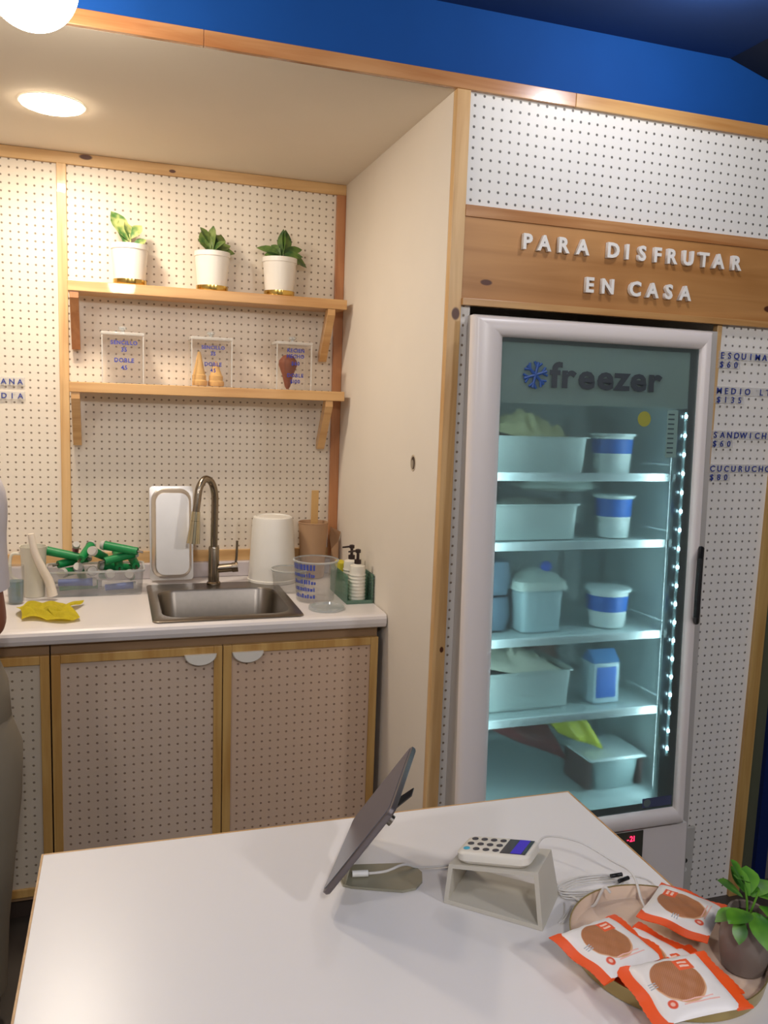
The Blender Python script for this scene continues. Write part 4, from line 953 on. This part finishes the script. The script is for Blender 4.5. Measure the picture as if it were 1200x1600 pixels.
def packet(x, y, z, az_, tx, ty, label, w=.092, d=.084, h=.018, cr_=.013):
    t = thing('waffle_packet', label, 'packet', (x, y, z), (math.radians(tx), math.radians(ty), math.radians(az_)), group='waffle packets on the tray')
    bm = bmesh.new(); nx, ny = 20, 16; rows = {}
    rnd = random.Random(int(x*1e4))
    ph = rnd.random()*6
    for s_ in (1, -1):
        for i in range(nx):
            for j in range(ny):
                u, v = i/(nx-1)*2-1, j/(ny-1)*2-1
                k = max(0, (1-abs(u)**3.2))**.5*max(0, (1-abs(v)**4))**.5
                wob = .0008*math.sin(14*u+ph)*math.sin(9*v)
                pinch = 1-.05*(1-abs(v))*0
                rows[s_, i, j] = bm.verts.new((u*w/2, v*d/2*(1-.03*math.cos(PI*u/2)), s_*(h*(.5 if s_ > 0 else .45)*k+.0003)+wob*k))
        for i in range(nx-1):
            for j in range(ny-1):
                q_ = [rows[s_, i, j], rows[s_, i+1, j], rows[s_, i+1, j+1], rows[s_, i, j+1]]; bm.faces.new(q_ if s_ > 0 else q_[::-1])
    bmesh.ops.remove_doubles(bm, verts=bm.verts, dist=.0008)
    obj('packet_body', bm, pkm, t, True)
    for s_ in (-1, 1):
        bm = bmesh.new(); n = 24; rowsA = []
        for i in range(n+1):
            v = i/n*2-1; zc = .0016*math.sin(5*v+ph)
            rowsA.append([(s_*(w/2-.007), v*d/2*.995, zc*.3+.0028*(1-v*v)), (s_*(w/2-.001), v*d/2*1.0, zc*.5+.001), (s_*(w/2+cr_+.0012*(i % 2)), v*d/2*1.03, zc-.001), (s_*(w/2+cr_), v*d/2*1.03, zc-.0022), (s_*(w/2-.006), v*d/2*.99, zc*.3-.003)])
        loft(bm, rowsA); obj('crimped_end', bm, orange, t, True)
    return t
zt0 = ZT+.0045
packet(-.222, -1.272, zt0+.010, 24, 0, -2, 'waffle packet lying under the other packets at the tray front left')
packet(-.205, -1.312, zt0+.011, 6, 0, 0, 'waffle packet underneath the front one, only its orange end showing')
packet(-.262, -1.258, zt0+.026, 16, 3, 5, 'orange and white waffle packet, leftmost on top of the tray')
packet(-.226, -1.345, zt0+.030, -3, 4, -2, 'orange and white waffle packet at the front of the tray')
packet(-.126, -1.218, zt0+.024, 38, 2, 6, 'orange and white waffle packet at the back right of the tray')
# plant in the grey pot
pt = thing('potted_herb', 'green leafy plant in a rounded grey pot on the tray', 'plant', (-.103, -1.302, ZT+.0045))
bm = bmesh.new(); lathe(bm, [(.020, 0), (.0245, .002), (.0285, .020), (.0295, .038), (.027, .058), (.0225, .072), (.0215, .074), (.0195, .073), (.0195, .062)], n=36); obj('pot', bm, plain('pot_grey_clay', (116, 104, 96), .45, var=.06, scale=20), pt, True)
bm = bmesh.new(); lathe(bm, [(.0198, .064), (.0005, .066)], n=20, cap0=False); obj('soil', bm, soil, pt)
lgm = leaf_mat('herb_leaf', (50, 104, 26), (96, 150, 40))
for (az_, el, L, Wd, h0, dx, dy_, bd) in [(195, 20, .040, .034, .085, -.006, -.01, .35), (150, 40, .034, .030, .100, -.01, 0, .2), (110, 55, .036, .032, .10, 0, .0, .2), (250, 5, .040, .034, .085, 0, -.01, .6), (20, 25, .036, .032, .098, .004, 0, .2), (60, 45, .034, .03, .10, .004, .004, .2), (170, 5, .030, .026, .082, -.012, 0, .5), (300, 0, .045, .034, .09, .008, -.008, .9), (340, 10, .040, .034, .10, .010, -.004, .6), (130, 60, .03, .026, .118, -.01, 0, .1), (200, 40, .028, .024, .118, -.006, 0, .2), (230, -25, .028, .02, .08, -.018, -.008, .4)]:
    o = obj('leaf', leaf_bm(L, Wd, bd, .12), lgm, pt, True); o.location = (dx, dy_, h0-.008); o.rotation_euler = (0, -math.radians(el), math.radians(az_))
for p_ in ([(0, 0, .06), (-.004, 0, .09), (-.012, .002, .118)], [(0, 0, .06), (.004, -.003, .08), (.010, -.004, .10)]):
    bm = bmesh.new(); tube(bm, p_, .0013, 6); obj('stem', bm, lgm, pt, True)

# ================================================================== PERSON at the left edge
def skin_mesh(name, joints, edges, m, parent=None, sub=2):
    me = bpy.data.meshes.new(name); me.from_pydata([j[0] for j in joints], edges, []); me.update()
    o = bpy.data.objects.new(name, me); COL.objects.link(o)
    md = o.modifiers.new('skin', 'SKIN')
    sk = me.skin_vertices[0] if me.skin_vertices else None
    for i, j in enumerate(joints):
        r = j[1]; sk.data[i].radius = (r, r) if not isinstance(r, tuple) else r
    sk.data[0].use_root = True
    sb = o.modifiers.new('sub', 'SUBSURF'); sb.levels = sub; sb.render_levels = sub
    dg = bpy.context.evaluated_depsgraph_get(); dg.update()
    m2 = bpy.data.meshes.new_from_object(o.evaluated_get(dg)); bpy.data.objects.remove(o)
    for p_ in m2.polygons: p_.use_smooth = True
    m2.materials.clear(); m2.materials.append(m); m2.name = name
    o2 = bpy.data.objects.new(name, m2); COL.objects.link(o2)
    if parent: o2.parent = parent
    return o2
skinm = plain('skin_brown', (150, 92, 66), .5, var=.06, sss=.1)
PX, PY = -1.250, .02
def J(x, y, z): return (PX+x, PY+y, z)
EL = (-1.108-PX, .05-PY, 1.005); WR = (-.10, .30, 1.02)
js = [(J(0, 0, .90), (.13, .10)), (J(0, 0, 1.06), (.11, .09)), (J(0, .01, 1.22), (.13, .10)), (J(0, .0, 1.36), (.085, .07)), (J(0, .005, 1.43), .058), (J(0, .02, 1.475), .075), (J(0, .02, 1.545), (.092, .108)), (J(0, .01, 1.615), (.078, .092)),
      (J(.14, 0, 1.33), .05), (J(.128, .01, 1.20), .044), (J(*EL), .052), (J(EL[0]-.04, .15, .99), .032), (J(*WR), .024), (J(WR[0]-.03, WR[1]+.05, 1.02), (.032, .016)),
      (J(-.14, 0, 1.33), .05), (J(-.19, .02, 1.19), .042), (J(-.20, .05, 1.02), .036), (J(-.20, .17, 1.01), .03), (J(-.19, .27, 1.03), .024), (J(-.18, .33, 1.03), (.032, .016)),
      (J(.09, 0, .80), .085), (J(.10, 0, .47), .055), (J(.10, -.01, .28), .05), (J(.10, 0, .09), .036), (J(.10, .07, .035), .032), (J(.10, .14, .03), .026),
      (J(-.09, 0, .80), .085), (J(-.10, 0, .47), .055), (J(-.10, -.01, .28), .05), (J(-.10, 0, .09), .036), (J(-.10, .07, .035), .032), (J(-.10, .14, .03), .026)]
ed = [(0, 1), (1, 2), (2, 3), (3, 4), (4, 5), (5, 6), (6, 7), (3, 8), (8, 9), (9, 10), (10, 11), (11, 12), (12, 13), (3, 14), (14, 15), (15, 16), (16, 17), (17, 18), (18, 19), (0, 20), (20, 21), (21, 22), (22, 23), (23, 24), (24, 25), (0, 26), (26, 27), (27, 28), (28, 29), (29, 30), (30, 31)]
body = skin_mesh('person', js, ed, skinm)
tag(body, 'person in pale short sleeves, bare brown elbow at left edge', 'person')
def fingers(w0, side):
    for k in range(5):
        if k < 4: b0 = Vector(J(w0[0]+(-.022+.0145*k), w0[1]+.045, w0[2])); L_ = (.05, .06, .056, .045)[k]; d_ = Vector((0, 1, -.25)).normalized()
        else: b0 = Vector(J(w0[0]+side*.028, w0[1]+.012, w0[2])); L_ = .042; d_ = Vector((side*.6, .8, -.1)).normalized()
        pts = [(tuple(b0), .0095), (tuple(b0+d_*L_*.5), .0088), (tuple(b0+d_*L_*.85+Vector((0, 0, -.008))), .008), (tuple(b0+d_*L_+Vector((0, 0, -.018))), .0065)]
        skin_mesh('finger', pts, [(0, 1), (1, 2), (2, 3)], skinm, body, 1)
fingers((WR[0]-.03, WR[1]+.02, 1.02), -1); fingers((-.185, .30, 1.03), 1)
shirt = plain('shirt_lilac_white', (214, 206, 206), .85, bump=.3, scale=12); trous = plain('trousers_khaki', (134, 124, 106), .9, bump=.3, scale=14)
def ring_(cx, cy, z, rx, ry, n=28): return [J(cx+rx*math.cos(2*PI*i/n), cy+ry*math.sin(2*PI*i/n), z) for i in range(n)]
bm = bmesh.new()
loft(bm, [ring_(0, 0, z, rx, ry) for z, rx, ry in ((.90, .172, .135), (.93, .17, .132), (1.05, .150, .118), (1.20, .160, .122), (1.30, .165, .115), (1.37, .150, .095), (1.41, .10, .075), (1.435, .062, .062))])
for k in (-1, 1):
    tube(bm, [J(k*.10, 0, 1.37), J(k*.135, .004, 1.32), J(k*.130, .01, 1.22), J(k*.130, .022, 1.105)], lambda t: .057+.009*t, 18, 5)
obj('shirt', bm, shirt, body, True)
bm = bmesh.new()
loft(bm, [ring_(0, 0, z, rx, ry) for z, rx, ry in ((.72, .150, .13), (.80, .195, .142), (.88, .190, .138), (.97, .158, .122))])
for k in (-1, 1):
    loft(bm, [ring_(k*cx, 0, z, rx, rx*1.05) for z, cx, rx in ((.82, .085, .10), (.72, .100, .118), (.60, .105, .108), (.45, .108, .088), (.28, .106, .072), (.10, .104, .064))])
obj('trousers', bm, trous, body, True)
hair = skin_mesh('hair', [(J(0, -.005, 1.628), (.095, .108)), (J(0, -.045, 1.56), (.095, .07)), (J(0, -.045, 1.50), (.07, .05))], [(0, 1), (1, 2)], plain('hair_black', (26, 20, 18), .6, var=.3, scale=120), body)
for k in (-1, 1):
    bm = bmesh.new(); sphere(bm, J(k*.028, .098, 1.565), .010, 12, 8); obj('eye', bm, plain('eye_white', (225, 220, 214), .3), body, True)
    bm = bmesh.new(); sphere(bm, J(k*.072, .01, 1.555), .022, 12, 8, (.35, .7, 1.2)) if False else sphere(bm, (0, 0, 0), .022, 12, 8, (.35, .7, 1.2)); o = obj('ear', bm, skinm, body, True); o.location = J(k*.072, .01, 1.555)
bm = bmesh.new(); loft(bm, [[J(-.012, .098, 1.535), J(.012, .098, 1.535), J(.004, .10, 1.575), J(-.004, .10, 1.575)], [J(-.006, .122, 1.532), J(.006, .122, 1.532), J(.002, .106, 1.572), J(-.002, .106, 1.572)]]); obj('nose', bm, skinm, body, True)
bm = bmesh.new(); sphere(bm, (0, 0, 0), .02, 12, 8, (1, .35, .28)); o = obj('mouth', bm, plain('lips', (140, 66, 60), .45), body, True); o.location = J(0, .094, 1.508)
for k in (-1, 1):
    bm = bmesh.new(); sphere(bm, (0, 0, 0), .05, 16, 10, (.9, 2.3, .7)); o = obj('shoe', bm, plain('shoe_black', (28, 26, 26), .5), body, True); o.location = J(k*.10, .06, .036)
